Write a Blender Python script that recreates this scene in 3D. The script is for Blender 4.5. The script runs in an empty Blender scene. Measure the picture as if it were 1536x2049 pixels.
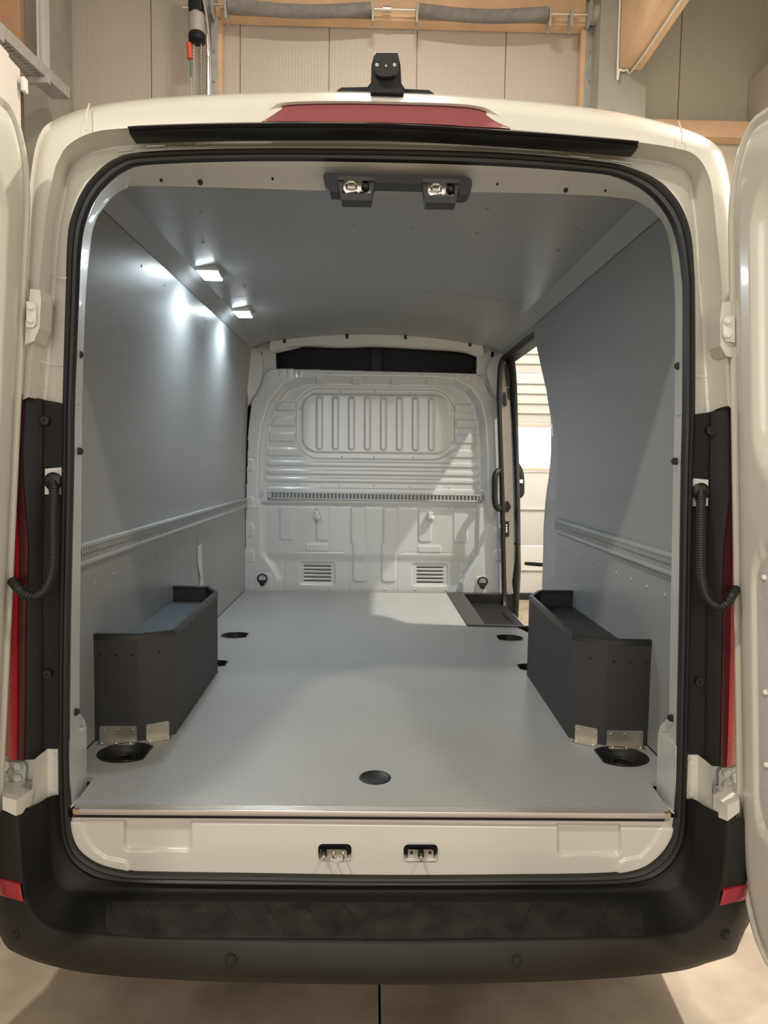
import bpy, bmesh, math, random
import numpy as np
from mathutils import Vector, Matrix
random.seed(4); np.random.seed(4)
C = bpy.context.scene.collection
# ------------------------------------------------------------------ camera
F, CX, CY = 1400.0, 768.0, 1024.5
CAM = np.array([-0.015, 0.0, 1.54]); YAW, PITCH, ROLL = map(math.radians, (1.0025, 4.05, 0.9))
R3 = (Matrix.Rotation(-YAW, 3, 'Z') @ Matrix.Rotation(math.pi/2 - PITCH, 3, 'X') @ Matrix.Rotation(ROLL, 3, 'Z'))
cd = bpy.data.cameras.new('camera'); cam = bpy.data.objects.new('camera', cd); C.objects.link(cam)
cam.matrix_world = Matrix.Translation(Vector(CAM)) @ R3.to_4x4()
cd.sensor_fit = 'HORIZONTAL'; cd.sensor_width = 36; cd.lens = 36*F/1536; cd.clip_start = .02; cd.clip_end = 100
bpy.context.scene.camera = cam
RN = np.array(R3)
# ------------------------------------------------------------------ world, exposure, large lamps
sc = bpy.context.scene
w = bpy.data.worlds.new('daylight'); sc.world = w; w.use_nodes = True
w.node_tree.nodes['Background'].inputs[0].default_value = (.86, .93, 1, 1)
w.node_tree.nodes['Background'].inputs[1].default_value = 4.0
sc.view_settings.view_transform = 'Standard'; sc.view_settings.look = 'None'
sc.view_settings.gamma = 1; sc.view_settings.use_curve_mapping = False
sc.view_settings.exposure = 0.0
def area(name, loc, sx, sy, power, col, target=None):
    l = bpy.data.lights.new(name, 'AREA'); l.shape = 'RECTANGLE'; l.size = sx; l.size_y = sy
    l.energy = power; l.color = col
    o = bpy.data.objects.new(name, l); C.objects.link(o); o.location = loc
    if target is not None:
        o.rotation_euler = (Vector(target)-Vector(loc)).to_track_quat('-Z', 'Y').to_euler()
    return o
WARM = (1.0, .92, .81)
area('hall_lamp_light', (2.6, -1.0, 6.2), .3, .3, 135, WARM)
area('hall_lamp_light', (-2.2, -1.2, 6.2), .3, .3, 235, WARM)
area('hall_lamp_light', (2.8, 3.65, 5.38), .10, .10, 400, WARM)
area('hall_lamp_light', (.1, 4.7, 6.9), .8, .4, 150, WARM)
area('rear_fill_light', (0, -5.4, 2.6), 4.2, 3.6, 185, (1.0, .96, .9), (0, 2, 1.4))  # added soft fill behind the camera

# ------------------------------------------------------------------ helpers
def ray(px, py): return RN @ np.array([(px-CX)/F, -(py-CY)/F, -1.])
def PY(px, py, Y): d = ray(px, py); return CAM + d*(Y/d[1])
def PX(px, py, X): d = ray(px, py); return CAM + d*((X-CAM[0])/d[0])
def PZ(px, py, Z): d = ray(px, py); return CAM + d*((Z-CAM[2])/d[2])
def proj(P):
    q = (np.asarray(P)-CAM) @ RN
    return CX+F*q[..., 0]/-q[..., 2], CY-F*q[..., 1]/-q[..., 2]

MATS = {}
def mat(name, col, rough=.5, metal=0., coat=0., bump=0., bscale=50., btype='noise', var=0., vscale=4., emit=None, estr=0., spec=.5, trans=0., alpha=1.):
    m = bpy.data.materials.new(name); m.use_nodes = True; nt = m.node_tree; N = nt.nodes; L = nt.links
    b = N['Principled BSDF']; b.inputs['Base Color'].default_value = (*col, 1)
    b.inputs['Roughness'].default_value = rough; b.inputs['Metallic'].default_value = metal
    b.inputs['Coat Weight'].default_value = coat; b.inputs['Coat Roughness'].default_value = .05
    b.inputs['Specular IOR Level'].default_value = spec; b.inputs['Transmission Weight'].default_value = trans
    if emit: b.inputs['Emission Color'].default_value = (*emit, 1); b.inputs['Emission Strength'].default_value = estr
    tc = N.new('ShaderNodeTexCoord')
    co = tc.outputs['Object']
    if var > 0:
        n = N.new('ShaderNodeTexNoise'); n.inputs['Scale'].default_value = vscale; n.inputs['Detail'].default_value = 6
        L.new(co, n.inputs['Vector'])
        r = N.new('ShaderNodeMapRange'); r.inputs['From Min'].default_value = .3; r.inputs['From Max'].default_value = .7
        r.inputs['To Min'].default_value = 1-var; r.inputs['To Max'].default_value = 1+var*.6
        L.new(n.outputs['Fac'], r.inputs['Value'])
        mx = N.new('ShaderNodeVectorMath'); mx.operation = 'SCALE'; mx.inputs[0].default_value = col
        L.new(r.outputs[0], mx.inputs['Scale']); L.new(mx.outputs[0], b.inputs['Base Color'])
    if bump > 0:
        bp = N.new('ShaderNodeBump'); bp.inputs['Strength'].default_value = bump; bp.inputs['Distance'].default_value = .002
        if btype == 'noise':
            t = N.new('ShaderNodeTexNoise'); t.inputs['Scale'].default_value = bscale; t.inputs['Detail'].default_value = 3; out = t.outputs['Fac']
            L.new(co, t.inputs['Vector'])
        elif btype == 'cells':
            t = N.new('ShaderNodeTexVoronoi'); t.inputs['Scale'].default_value = bscale; t.inputs['Randomness'].default_value = 0; out = t.outputs['Distance']
            L.new(co, t.inputs['Vector'])
        elif btype in ('ribx', 'ribz', 'hatch'):
            t = N.new('ShaderNodeTexWave'); t.inputs['Scale'].default_value = bscale
            t.bands_direction = {'ribx': 'X', 'ribz': 'Z', 'hatch': 'DIAGONAL'}[btype]; out = t.outputs['Fac']
            L.new(co, t.inputs['Vector'])
        L.new(out, bp.inputs['Height']); L.new(bp.outputs['Normal'], b.inputs['Normal'])
    MATS[name] = m; return m
WHITE = mat('white_paint', (.585, .575, .51), .22, coat=.6)
WHITEI = mat('white_inner_paint', (.58, .58, .55), .38, coat=.15)
BULK = mat('bulkhead_paint', (.50, .515, .51), .24, coat=.4)
PANEL = mat('grey_lining', (.30, .312, .318), .36, bump=.12, bscale=160, btype='cells')
PANELC = mat('grey_ceiling_lining', (.30, .312, .318), .3, bump=.18, bscale=160, btype='cells')
FLOORM = mat('grey_floor_board', (.33, .335, .325), .38, bump=.5, bscale=100, btype='cells', var=.05, vscale=3)
GREYP = mat('grey_painted_rail', (.36, .38, .39), .35, coat=.2)
DARKBOX = mat('charcoal_board', (.032, .032, .032), .55, spec=.4, bump=.15, bscale=300)
RIM = mat('black_edge_trim', (.010, .010, .010), .4)
BLACKP = mat('black_textured_plastic', (.009, .009, .009), .55, spec=.3, bump=.2, bscale=600)
BUMP = mat('charcoal_bumper_plastic', (.016, .015, .013), .6, spec=.35, bump=.25, bscale=500, var=.25, vscale=5)
STEPM = mat('worn_step_plastic', (.014, .0135, .012), .65, spec=.35, bump=.6, bscale=180, btype='cells', var=.85, vscale=14)
RUB = mat('black_rubber', (.012, .0115, .011), .45, spec=.4)
RED = mat('red_lens', (.40, .008, .018), .15, coat=.5, bump=.3, bscale=60, btype='ribz')
DRED = mat('dark_red_lens', (.06, .012, .015), .2, coat=.5)
BRK = mat('brake_light_lens', (.22, .05, .06), .3, coat=.3, bump=.35, bscale=90, btype='ribx')
REFL = mat('red_reflector', (.33, .015, .03), .25, coat=.4)
STEEL = mat('zinc_steel', (.55, .52, .45), .35, metal=.9)
BRIGHT = mat('bright_steel', (.75, .72, .66), .22, metal=1)
ALU = mat('aluminium', (.62, .6, .56), .35, metal=.7)
PLY = mat('plywood_edge', (.42, .28, .16), .7, bump=.2, bscale=40, btype='ribz')
HOLE = mat('dark_cavity', (.008, .008, .008), .8)
HEADL = mat('dark_headliner', (.035, .037, .037), .8)
LEDM = mat('led_lens', (.9, .95, 1), .4, emit=(.8, .93, 1), estr=45)
WPL = mat('white_plastic', (.75, .74, .7), .35)
PRIM = mat('satin_grey_primer', (.33, .345, .36), .35, coat=.2)
LINW = mat('textured_white_lining', (.55, .54, .52), .5, bump=.5, bscale=120, btype='hatch')
WOOD = mat('spruce_timber', (.70, .48, .30), .6, bump=.2, bscale=6, var=.15, vscale=3)
CONC = mat('concrete', (.36, .34, .30), .85, bump=.3, bscale=30, var=.18, vscale=2)
CFLOOR = mat('concrete_floor', (.42, .35, .265), .6, bump=.2, bscale=14, var=.36, vscale=4)
WPAN = mat('insulated_wall_panel', (.50, .45, .40), .5, bump=.5, bscale=9, btype='ribx')
WPANG = mat('olive_wall_panel', (.56, .53, .44), .5, bump=.5, bscale=9, btype='ribx')
PLAS = mat('white_plaster', (.62, .58, .53), .7, bump=.1, bscale=60)
GATE = mat('white_gate_section', (.62, .625, .60), .4, coat=.1)
GALV = mat('galvanised_steel', (.42, .41, .39), .5, metal=.15, var=.15, vscale=12)
GLASS = mat('window_glass', (.95, .97, 1), .05, trans=1)
TYRE = mat('tyre_rubber', (.02, .02, .02), .8, bump=.4, bscale=60)
TXT = mat('white_print', (.8, .8, .8), .5)

WO = {}          # world origin of every object
def tag(o, label=None, cat=None, group=None, kind=None):
    if label: o['label'] = label
    if cat: o['category'] = cat
    if group: o['group'] = group
    if kind: o['kind'] = kind
    return o
def empty(name, loc, label, cat, group=None):
    o = bpy.data.objects.new(name, None); C.objects.link(o); o.location = loc; o.empty_display_size = .1
    WO[o] = np.array(loc, float); return tag(o, label, cat, group)
def obj(name, V, Fc, m, parent=None, smooth=35, label=None, kind=None, mi=None):
    V = np.asarray(V, float).reshape(-1, 3)
    org = (V.min(0)+V.max(0))/2
    if parent is None: org[2] = V[:, 2].min()
    me = bpy.data.meshes.new(name); me.from_pydata((V-org).tolist(), [], Fc); 
    ml = m if isinstance(m, (list, tuple)) else [m]
    for q in ml: me.materials.append(q)
    if mi is not None: me.polygons.foreach_set('material_index', mi)
    bm = bmesh.new(); bm.from_mesh(me); bmesh.ops.recalc_face_normals(bm, faces=bm.faces); bm.to_mesh(me); bm.free()
    if smooth:
        me.shade_smooth() if hasattr(me, 'shade_smooth') else None
        me.set_sharp_from_angle(angle=math.radians(smooth))
    me.update()
    o = bpy.data.objects.new(name, me); C.objects.link(o); WO[o] = org
    if parent is not None: o.parent = parent; o.location = org-WO[parent]
    else: o.location = org
    return tag(o, label, kind=kind)
def dup(o, off, parent=None, label=None):
    c = o.copy(); C.objects.link(c); WO[c] = WO[o]+np.array(off, float)
    c.parent = parent if parent is not None else o.parent
    c.location = WO[c]-(WO[c.parent] if c.parent else 0)
    if label: c['label'] = label
    return c
class M:
    def __init__(s): s.V = []; s.F = []
    def add(s, V, Fc): n = len(s.V); s.V += [list(map(float, v)) for v in V]; s.F += [tuple(i+n for i in f) for f in Fc]; return s
    def box(s, x0, x1, y0, y1, z0, z1, bev=0.):
        x0, x1 = sorted((x0, x1)); y0, y1 = sorted((y0, y1)); z0, z1 = sorted((z0, z1))
        if bev <= 0:
            V = [(x, y, z) for x in (x0, x1) for y in (y0, y1) for z in (z0, z1)]
            return s.add(V, [(0, 1, 3, 2), (4, 6, 7, 5), (0, 4, 5, 1), (2, 3, 7, 6), (0, 2, 6, 4), (1, 5, 7, 3)])
        b = min(bev, (x1-x0)/2.01, (y1-y0)/2.01, (z1-z0)/2.01)
        bm = bmesh.new(); bmesh.ops.create_cube(bm, size=1)
        for v in bm.verts: v.co = ((x0+x1)/2+v.co.x*(x1-x0), (y0+y1)/2+v.co.y*(y1-y0), (z0+z1)/2+v.co.z*(z1-z0))
        bmesh.ops.bevel(bm, geom=bm.edges[:], offset=b, segments=2, affect='EDGES', profile=.5)
        bm.verts.index_update()
        s.add([v.co for v in bm.verts], [[v.index for v in f.verts] for f in bm.faces]); bm.free(); return s
    def prism(s, poly, d):                       # poly: 3-D points in a plane, d: extrusion vector
        p = [np.array(q, float) for q in poly]; n = len(p); d = np.array(d, float)
        return s.add(p+[q+d for q in p], [tuple(range(n)), tuple(range(2*n-1, n-1, -1))]+[(i, (i+1) % n, n+(i+1) % n, n+i) for i in range(n)])
    def tube(s, path, r, n=10, closed=False, cap=True):
        P = [np.array(p, float) for p in path]; k = len(P); rs = r if hasattr(r, '__len__') else [r]*k
        up = np.array([0, 0, 1.]); rings = []; pu = None
        for i in range(k):
            a = P[(i-1) % k] if (i > 0 or closed) else P[0]; b = P[(i+1) % k] if (i < k-1 or closed) else P[-1]
            t = b-a; t /= (np.linalg.norm(t)+1e-12)
            if pu is None: pu = np.cross(t, up) if abs(t[2]) < .9 else np.cross(t, [1, 0, 0.])
            u = pu-t*np.dot(pu, t); u /= (np.linalg.norm(u)+1e-12); v = np.cross(t, u); pu = u
            rings.append([P[i]+rs[i]*(math.cos(2*math.pi*j/n)*u+math.sin(2*math.pi*j/n)*v) for j in range(n)])
        V = [q for g in rings for q in g]; Fc = []
        for i in range(k if closed else k-1):
            for j in range(n): Fc.append((i*n+j, i*n+(j+1) % n, ((i+1) % k)*n+(j+1) % n, ((i+1) % k)*n+j))
        if cap and not closed: Fc += [tuple(range(n)), tuple(range((k-1)*n, k*n))]
        return s.add(V, Fc)
    def lathe(s, c, axis, prof, n=16):           # prof: (distance along axis, radius)
        a = np.array(axis, float); a /= np.linalg.norm(a)
        path = [np.array(c)+a*h for h, r in prof]
        u = np.cross(a, [0, 0, 1.]) if abs(a[2]) < .9 else np.cross(a, [1., 0, 0]); u /= np.linalg.norm(u); v = np.cross(a, u)
        V = [p+max(r, 1e-4)*(math.cos(2*math.pi*j/n)*u+math.sin(2*math.pi*j/n)*v) for p, (h, r) in zip(path, prof) for j in range(n)]
        k = len(prof); Fc = [(i*n+j, i*n+(j+1) % n, (i+1)*n+(j+1) % n, (i+1)*n+j) for i in range(k-1) for j in range(n)]
        Fc += [tuple(range(n)), tuple(range((k-1)*n, k*n))]
        return s.add(V, Fc)
    def loft(s, rings, closed=False, cap=False):
        n = len(rings[0]); k = len(rings); V = [q for g in rings for q in g]; Fc = []
        for i in range(k-1):
            for j in range(n if closed else n-1): Fc.append((i*n+j, i*n+(j+1) % n, (i+1)*n+(j+1) % n, (i+1)*n+j))
        if cap: Fc += [tuple(range(n)), tuple(range((k-1)*n, k*n))]
        return s.add(V, Fc)
    def build(s, name, m, parent=None, **k): return obj(name, s.V, s.F, m, parent, **k)
def cr(P, n=4, closed=False):                    # Catmull-Rom
    P = [np.array(p, float) for p in P]; k = len(P); out = []
    for i in range(k if closed else k-1):
        p0 = P[(i-1) % k] if (closed or i > 0) else 2*P[0]-P[1]; p1 = P[i]; p2 = P[(i+1) % k]
        p3 = P[(i+2) % k] if (closed or i < k-2) else 2*P[-1]-P[-2]
        for j in range(n):
            t = j/n; out.append(.5*((2*p1)+(-p0+p2)*t+(2*p0-5*p1+4*p2-p3)*t*t+(-p0+3*p1-3*p2+p3)*t**3))
    if not closed: out.append(P[-1])
    return out
def ringpx(pts, Y, n=4, closed=False):           # control points seen in the photograph, each at its own depth Y
    Ys = Y if hasattr(Y, '__len__') else [Y]*len(pts)
    return cr([PY(p[0], p[1], y) for p, y in zip(pts, Ys)], n, closed)

# numpy height-field tools -------------------------------------------------
def ss(a, b, x): t = np.clip((x-a)/(b-a), 0, 1); return t*t*(3-2*t)
def rbox(u, v, x0, y0, x1, y1, r):               # signed distance to a rounded rectangle
    cx, cy = (x0+x1)/2, (y0+y1)/2; qx = abs(u-cx)-(x1-x0)/2+r; qy = abs(v-cy)-(y1-y0)/2+r
    return np.hypot(np.maximum(qx, 0), np.maximum(qy, 0))+np.minimum(np.maximum(qx, qy), 0)-r
def sdpoly(u, v, poly):
    d = np.full(u.shape, 1e9); ins = np.zeros(u.shape, bool); n = len(poly)
    for i in range(n):
        ax, ay = poly[i]; bx, by = poly[(i+1) % n]; ex, ey = bx-ax, by-ay; wx, wy = u-ax, v-ay
        t = np.clip((wx*ex+wy*ey)/(ex*ex+ey*ey+1e-12), 0, 1); d = np.minimum(d, np.hypot(wx-ex*t, wy-ey*t))
        c = ((ay > v) != (by > v)) & (u < (bx-ax)*(v-ay)/(by-ay+1e-12)+ax); ins ^= c
    return np.where(ins, -d, d)
def gridfaces(mask):                             # quads of a grid whose four corners are kept
    h, wd = mask.shape; idx = np.arange(h*wd).reshape(h, wd)
    k = mask[:-1, :-1] & mask[1:, :-1] & mask[:-1, 1:] & mask[1:, 1:]
    a = idx[:-1, :-1][k]; b = idx[:-1, 1:][k]; c = idx[1:, 1:][k]; d = idx[1:, :-1][k]
    return np.stack([a, b, c, d], 1).tolist()
def compress(V, Fc):
    used = np.unique(np.array(Fc).ravel()); mp = np.full(len(V), -1); mp[used] = np.arange(len(used))
    return V[used], mp[np.array(Fc)].tolist()

# ================================================================== THE HALL (setting)
HX0, HX1, HY0, HY1, HZ = -6.0, 6.2, -6.0, 7.9, 7.4
floor = M().box(HX0, HX1, HY0, HY1, -.12, -.02).build('floor', HOLE, smooth=0); tag(floor, kind='structure')
slabs = [(HX0, .024), (.031, HX1)]             # cast slabs with a drain joint between them
ys = [HY0, HY1]
for (a, b) in slabs:
    M().box(a, b, HY0, HY1, -.02, 0).build('floor_slab', CFLOOR, floor, smooth=0)
front = M().box(HX0, HX1, HY1, HY1+.12, 4.75, HZ).build('wall_front', WPANG, smooth=0); tag(front, kind='structure')
M().box(HX0, -1.72, HY1, HY1+.12, 0, 4.75).build('wall_section', WPANG, front, smooth=0)
M().box(2.25, HX1, HY1, HY1+.12, 0, 4.75).build('wall_section', WPANG, front, smooth=0)
xs = [-4.47, -3.47, -2.45, -1.50, -.545, .40, 1.36, 2.30, 3.26, 4.25, 5.2, 6.2]
for i, (a, b) in enumerate(zip(xs[:-1], xs[1:])):
    m = WPAN if b < 2.5 else WPANG
    z0 = 4.75 if (a > -1.7 and b < 2.4) else 0
    M().box(a+.004, b-.004, HY1-.03, HY1-.001, z0, HZ, .004).build('insulated_panel', m, front, smooth=0)
for nm, b in (('wall_left', (HX0-.1, HX0, HY0, HY1)), ('wall_right', (HX1, HX1+.1, HY0, HY1)), ('wall_back', (HX0, HX1, HY0-.1, HY0))):
    tag(M().box(*b, 0, HZ).build(nm, PLAS, smooth=0), kind='structure')
tag(M().box(HX0, HX1, HY0, HY1, HZ, HZ+.1).build('ceiling', PLAS, smooth=0), kind='structure')
part = M().box(4.02, 4.18, -2, 7.86, 0, 5.73).build('wall_partition', PLAS, smooth=0); tag(part, kind='structure')

# sectional gate in the far wall, with its strip of windows
gate = empty('sectional_gate', (.27, 7.9, 0), 'white ribbed sectional gate with a bright strip window, behind the van cab', 'gate')
def gz(py): return PY(1060, py, 7.9)[2]
wz0, wz1 = gz(944), gz(846)
gx0, gx1 = -1.70, 2.24
M().box(gx0, gx1, 7.87, 7.93, .0, .075, .004).build('bottom_seal', RUB, gate)
zz = .077; zstops = [.077, .62, wz0-.5, wz0]
def section(z0, z1, nr):
    m = M().box(gx0, gx1, 7.88, 7.93, z0+.003, z1-.003, .006); o = m.build('gate_section', GATE, gate)
    for k in range(1, nr):
        zc = z0+(z1-z0)*k/nr; M().box(gx0, gx1, 7.852, 7.884, zc-.008, zc+.008, .004).build('rib', GATE, o)
section(.077, .62, 2); section(.62, wz0, 2)
win = M(); nb = 5; bw = (gx1-gx0)/nb
fr = M().box(gx0, gx1, 7.86, 7.92, wz0, wz0+.05, .005).box(gx0, gx1, 7.86, 7.92, wz1-.05, wz1, .005)
fo = fr.build('window_frame', mat('beige_frame', (.6, .56, .5), .5), gate)
for x in (gx0, gx0+.85, 1.22, gx1-.05): M().box(x, x+.05, 7.865, 7.92, wz0+.05, wz1-.05, .004).build('mullion', MATS['beige_frame'], gate)
M().box(gx0+.02, gx1-.02, 7.888, 7.894, wz0+.04, wz1-.04).build('pane', GLASS, gate, smooth=0)
z = wz1; hs = (4.748-wz1)/5
for k in range(5): section(z, z+hs, 5); z += hs
# timber frame, tracks, shaft and springs above the gate
fr = empty('timber_gate_frame', (.27, 7.82, 0), 'spruce timber frame bolted round the gate opening', 'frame')
xl = PY(441, 120, 7.82)[0]; xr = PY(1163, 130, 7.82)[0]; zt = PY(760, 45, 7.82)[2]
for x in (xl, xr): M().box(x-.028, x+.028, 7.75, 7.852, 0, zt-.05, .004).build('post', WOOD, fr, smooth=0)
M().box(xl-.03, xr+.03, 7.70, 7.852, zt-.045, zt+.045, .004).build('lintel', WOOD, fr, smooth=0)
M().box(xl-.03, xr+.03, 7.82, 7.852, zt+.05, zt+.30, .004).build('backing_board', WOOD, fr, smooth=0)
M().box(xl-.10, xl+.06, 7.81, 7.852, zt+.30, HZ, .004).build('upper_post', WOOD, fr, smooth=0)
M().box(xr-.06, xr+.08, 7.81, 7.852, zt+.30, HZ, .004).build('upper_post', WOOD, fr, smooth=0)
for side, px in ((-1, 430), (1, 1177)):
    tr = empty('gate_track', (PY(px, 120, 7.75)[0], 7.75, 0), ('galvanised gate track left of the timber frame, beside the chain hoist', 'galvanised gate track right of the timber frame, beside the concrete column')[side > 0], 'track', 'gate tracks')
    x = PY(px, 120, 7.75)[0]
    M().box(x-.035, x+.035, 7.72, 7.86, 0, zt+.1, .004).build('angle_rail', GALV, tr, smooth=0)
    zs = PY(px, 100, 7.6)[2]
    pts = [(x-side*-.05, 7.66, .2), (x+side*.05, 7.66, zs-.6), (x+side*.05, 7.66, zs), (x+side*.06, 7.6, zs+.35), (x+side*.08, 7.3, zs+.7), (x+side*.1, 6.8, zs+.9)]
    pts[0] = (x+side*.05, 7.66, .2)
    M().tube(cr(pts, 6), .022, 8).build('guide_rail', BRIGHT, tr)
    for k in range(3):
        zz = zs-.25+.3*k; M().lathe((x, 7.72, zz), (0, -1, 0), [(0, .014), (.012, .014), (.012, .006), (.02, .006)], 8).build('bolt', STEEL, tr)
sh = empty('torsion_spring_shaft', (.27, 7.6, PY(760, 18, 7.6)[2]), 'steel shaft with two coiled torsion springs above the gate', 'gate shaft')
zsf = PY(760, 18, 7.6)[2]
p0 = PY(372, 15, 7.6); p1 = PY(1195, 20, 7.6); y = 7.6
M().tube([(p0[0], y, zsf), (p1[0], y, zsf)], .013, 10).build('shaft', BRIGHT, sh)
for a, b in ((457, 742), (838, 1095)):
    xa, xb = PY(a, 18, y)[0], PY(b, 18, y)[0]; n = 150; path = []; rr = []
    for i in range(n*2+1):
        t = i/(n*2); path.append((xa+(xb-xa)*t, y, zsf-.045*math.sin(math.pi*t))); rr.append(.068 if i % 2 else .058)
    M().tube(path, rr, 14).build('torsion_spring', GALV, sh)
for a in (452, 746, 834, 1100, 1143):
    xa = PY(a, 18, y)[0]; M().box(xa-.012, xa+.012, y-.05, 7.696, zsf-.15, zsf+.05, .006).build('bearing_bracket', GALV, sh)
M().lathe((PY(774, 18, y)[0], y, zsf), (1, 0, 0), [(-.04, .02), (-.04, .03), (.04, .03), (.04, .02)], 12).build('coupling', STEEL, sh)
for a in (416, 1188):
    xa = PY(a, 20, y)[0]; M().lathe((xa-.06, y, zsf), (1, 0, 0), [(0, .1), (.01, .13), (.02, .09), (.10, .09), (.11, .13), (.12, .1)], 24).build('cable_drum', GALV, sh)
# chain hoist motor
hx = PY(393, 40, 7.45); zb = hx[2]
ho = empty('gate_hoist', (hx[0], 7.45, zb-.2), 'grey and black gate motor with chains and a red pull tag, left of the gate', 'gate motor')
M().box(hx[0]-.07, hx[0]+.07, 7.38, 7.6, zb+.05, zb+.45, .02).build('gearbox', BLACKP, ho)
M().lathe((hx[0]+.005, 7.45, zb+.06), (0, 0, -1), [(0, .07), (.03, .085), (.18, .085), (.2, .07)], 20).build('motor_body', GALV, ho)
M().lathe((hx[0]+.005, 7.45, zb-.13), (0, 0, -1), [(0, .075), (.03, .088), (.08, .085), (.10, .05)], 16).build('chain_guide', BLACKP, ho)
M().tube([(hx[0]-.14, 7.45, zb+.12), (hx[0]-.02, 7.45, zb+.12)], .012, 8).build('shaft_stub', BRIGHT, ho)
for k, dx in enumerate((-.03, .045)):
    m = M(); zc = zb-.21
    while zc > 4.2: m.tube([(hx[0]+dx, 7.45, zc), (hx[0]+dx+.004*(-1)**int(zc*50), 7.45, zc-.028)], .006, 5); zc -= .034
    m.build('chain', GALV, ho)
M().lathe((hx[0]-.075, 7.45, zb-.22), (.06, 0, -1), [(0, .022), (.005, .028), (.16, .03), (.165, .02)], 10).build('pull_tag', mat('red_plastic', (.6, .09, .05), .5), ho)
M().lathe((hx[0]-.06, 7.45, zb-.39), (.03, 0, -1), [(0, .012), (.16, .012)], 8).build('cord_sleeve', mat('green_plastic', (.06, .2, .09), .5), ho)
M().tube([(hx[0]-.056, 7.45, zb-.5), (hx[0]-.035, 7.45, 4.2)], .005, 6).build('pull_cord', GALV, ho)
pts = [PY(395, -30, 7.4), PY(408, 5, 7.4), PY(416, 60, 7.4), PY(420, 130, 7.4), PY(421, 300, 7.4)]
tag(M().tube(cr(pts, 5), .012, 8).build('cable_conduit', GALV, smooth=60), 'pale bent cable conduit running down beside the gate motor', 'cable')
# concrete columns
def col(name, x0, x1, y0, y1, lab):
    t = M().box(x0, x1, y0, y1, 0, HZ, .012).build(name, CONC, smooth=0); return tag(t, lab, 'column')
col('concrete_column', PY(1195, 150, 7.5)[0], PY(1291, 150, 7.5)[0], 7.45, 7.865, 'bare concrete column under the glued timber beam at right')
col('concrete_column', PY(44, 100, 7.3)[0], PY(97, 100, 7.3)[0], 7.3, 7.865, 'bare concrete column at the far left behind the cable tray')
a = PY(97, 100, 7.8); tag(M().box(a[0]-.005, a[0]+.03, 7.72, 7.852, 0, HZ, .003).build('timber_batten', WOOD, smooth=0), 'narrow upright spruce batten beside the left concrete column', 'batten')
a = PY(80, 60, 7.25); tag(M().box(a[0]-.012, a[0]+.03, 7.2, 7.295, PY(80, 135, 7.25)[2], HZ, .004).build('cable_duct', WPL, smooth=0), 'pale upright cable duct on the left concrete column', 'cable duct')
a = PY(91, 60, 7.25); tag(M().box(a[0]-.02, a[0]+.02, 7.18, 7.295, PY(91, 145, 7.25)[2], HZ, .004).build('cable_duct', GATE, smooth=0), 'cream upright cable duct next to the timber batten', 'cable duct')
# glued beam with its white cable
bx0 = PY(1237, 138, 7.44)[0]; bx1 = PY(1283, 138, 7.44)[0]; bz = PY(1237, 140, 7.44)[2]
beam = M().box(bx0, bx1, 1.5, 7.44, bz, HZ-.01, .006).build('glulam_beam', WOOD, smooth=0); tag(beam, 'glued timber roof beam running overhead at upper right', 'beam')
r = .012
path = [(bx0-.015, 7.42, HZ-.1), (bx0-.015, 7.42, bz+.02), (bx0+.0, 7.41, bz-.012), (bx0+.07, 7.40, bz-.018), (bx0+.14, 7.2, bz-.02), (bx0+.14, 4.5, bz-.02), (bx0+.14, 2.0, bz-.02)]
tag(M().tube(cr(path, 5), r, 8).build('white_cable', WPL, smooth=60), 'white cable looped round the end of the glued roof beam', 'cable')
a = PY(1392, 250, 7.8); b = PY(1479, 285, 7.8)
tag(M().box(2.9, 4.0, 7.68, 7.866, b[2], a[2], .012).build('timber_wall_plate', WOOD, smooth=0), 'spruce timber beam end against the white partition at right', 'beam')
# left side: timber cladding, partition with trays
a = PY(42, 88, 7.2)
tag(M().box(a[0]-.9, a[0], 7.18, 7.29, a[2]-.3, HZ-.01, .006).build('timber_board', mat('orange_spruce', (.55, .33, .20), .6, bump=.1, bscale=5, var=.1), smooth=0), 'orange timber board high up at the far left above the cable tray', 'board')
tx = PX(62, 125, -3.1)
tr = empty('cable_tray', (-3.1, 4.5, 5.0), 'perforated galvanised cable tray sloping across the upper left corner', 'cable tray')
za = PX(125, 190, -3.1); zt0 = 5.08
def tz(y): return 5.03+(y-7.2)*.116
for x in (-3.19, -3.03): M().prism([np.array([x, 2, tz(2)]), np.array([x, 7.15, tz(7.15)]), np.array([x, 7.15, tz(7.15)+.10]), np.array([x, 2, tz(2)+.10])], (.02, 0, 0)).build('side_rail', GALV, tr, smooth=0)
m = M(); yy = 2.
while yy < 7.1: m.box(-3.18, -3.02, yy, yy+.03, tz(yy), tz(yy)+.006); yy += .06
m.build('rungs', GALV, tr, smooth=0, kind='stuff')
M().box(-3.19, -3.01, 7.14, 7.15, tz(7.15), tz(7.15)+.1).build('end_plate', GALV, tr, smooth=0)
for k, y in enumerate((5.8, 6.6)): M().box(-3.28, -2.98, y, y+.05, tz(y)-.06, tz(y)-.005, .004).build('cantilever_bracket', GALV, tr, smooth=0)
for k, dx in enumerate((-.04, .02)): M().tube(cr([(-3.1+dx, 2, tz(2)+.03), (-3.09+dx, 4, tz(4)+.025), (-3.12+dx, 6.9, tz(6.9)+.03)], 8), .014, 6).build('power_cable', (WPL, BLACKP)[k], tr)
c0 = PY(46, 150, 5.5)[0]; zt1 = PY(46, 139, 5.5)[2]
cl = empty('white_cladding', (c0-.3, 5, 0), 'white trapezoid sheet cladding at the left edge under the cable tray', 'cladding')
xw = c0
for k in range(7):
    y1 = 5.5-.2*k; M().box(xw-.05, xw-.02+(.02 if k % 2 else 0), y1-.198, y1, 0, zt1, .004).build('sheet', PLAS, cl, smooth=0)
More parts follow.
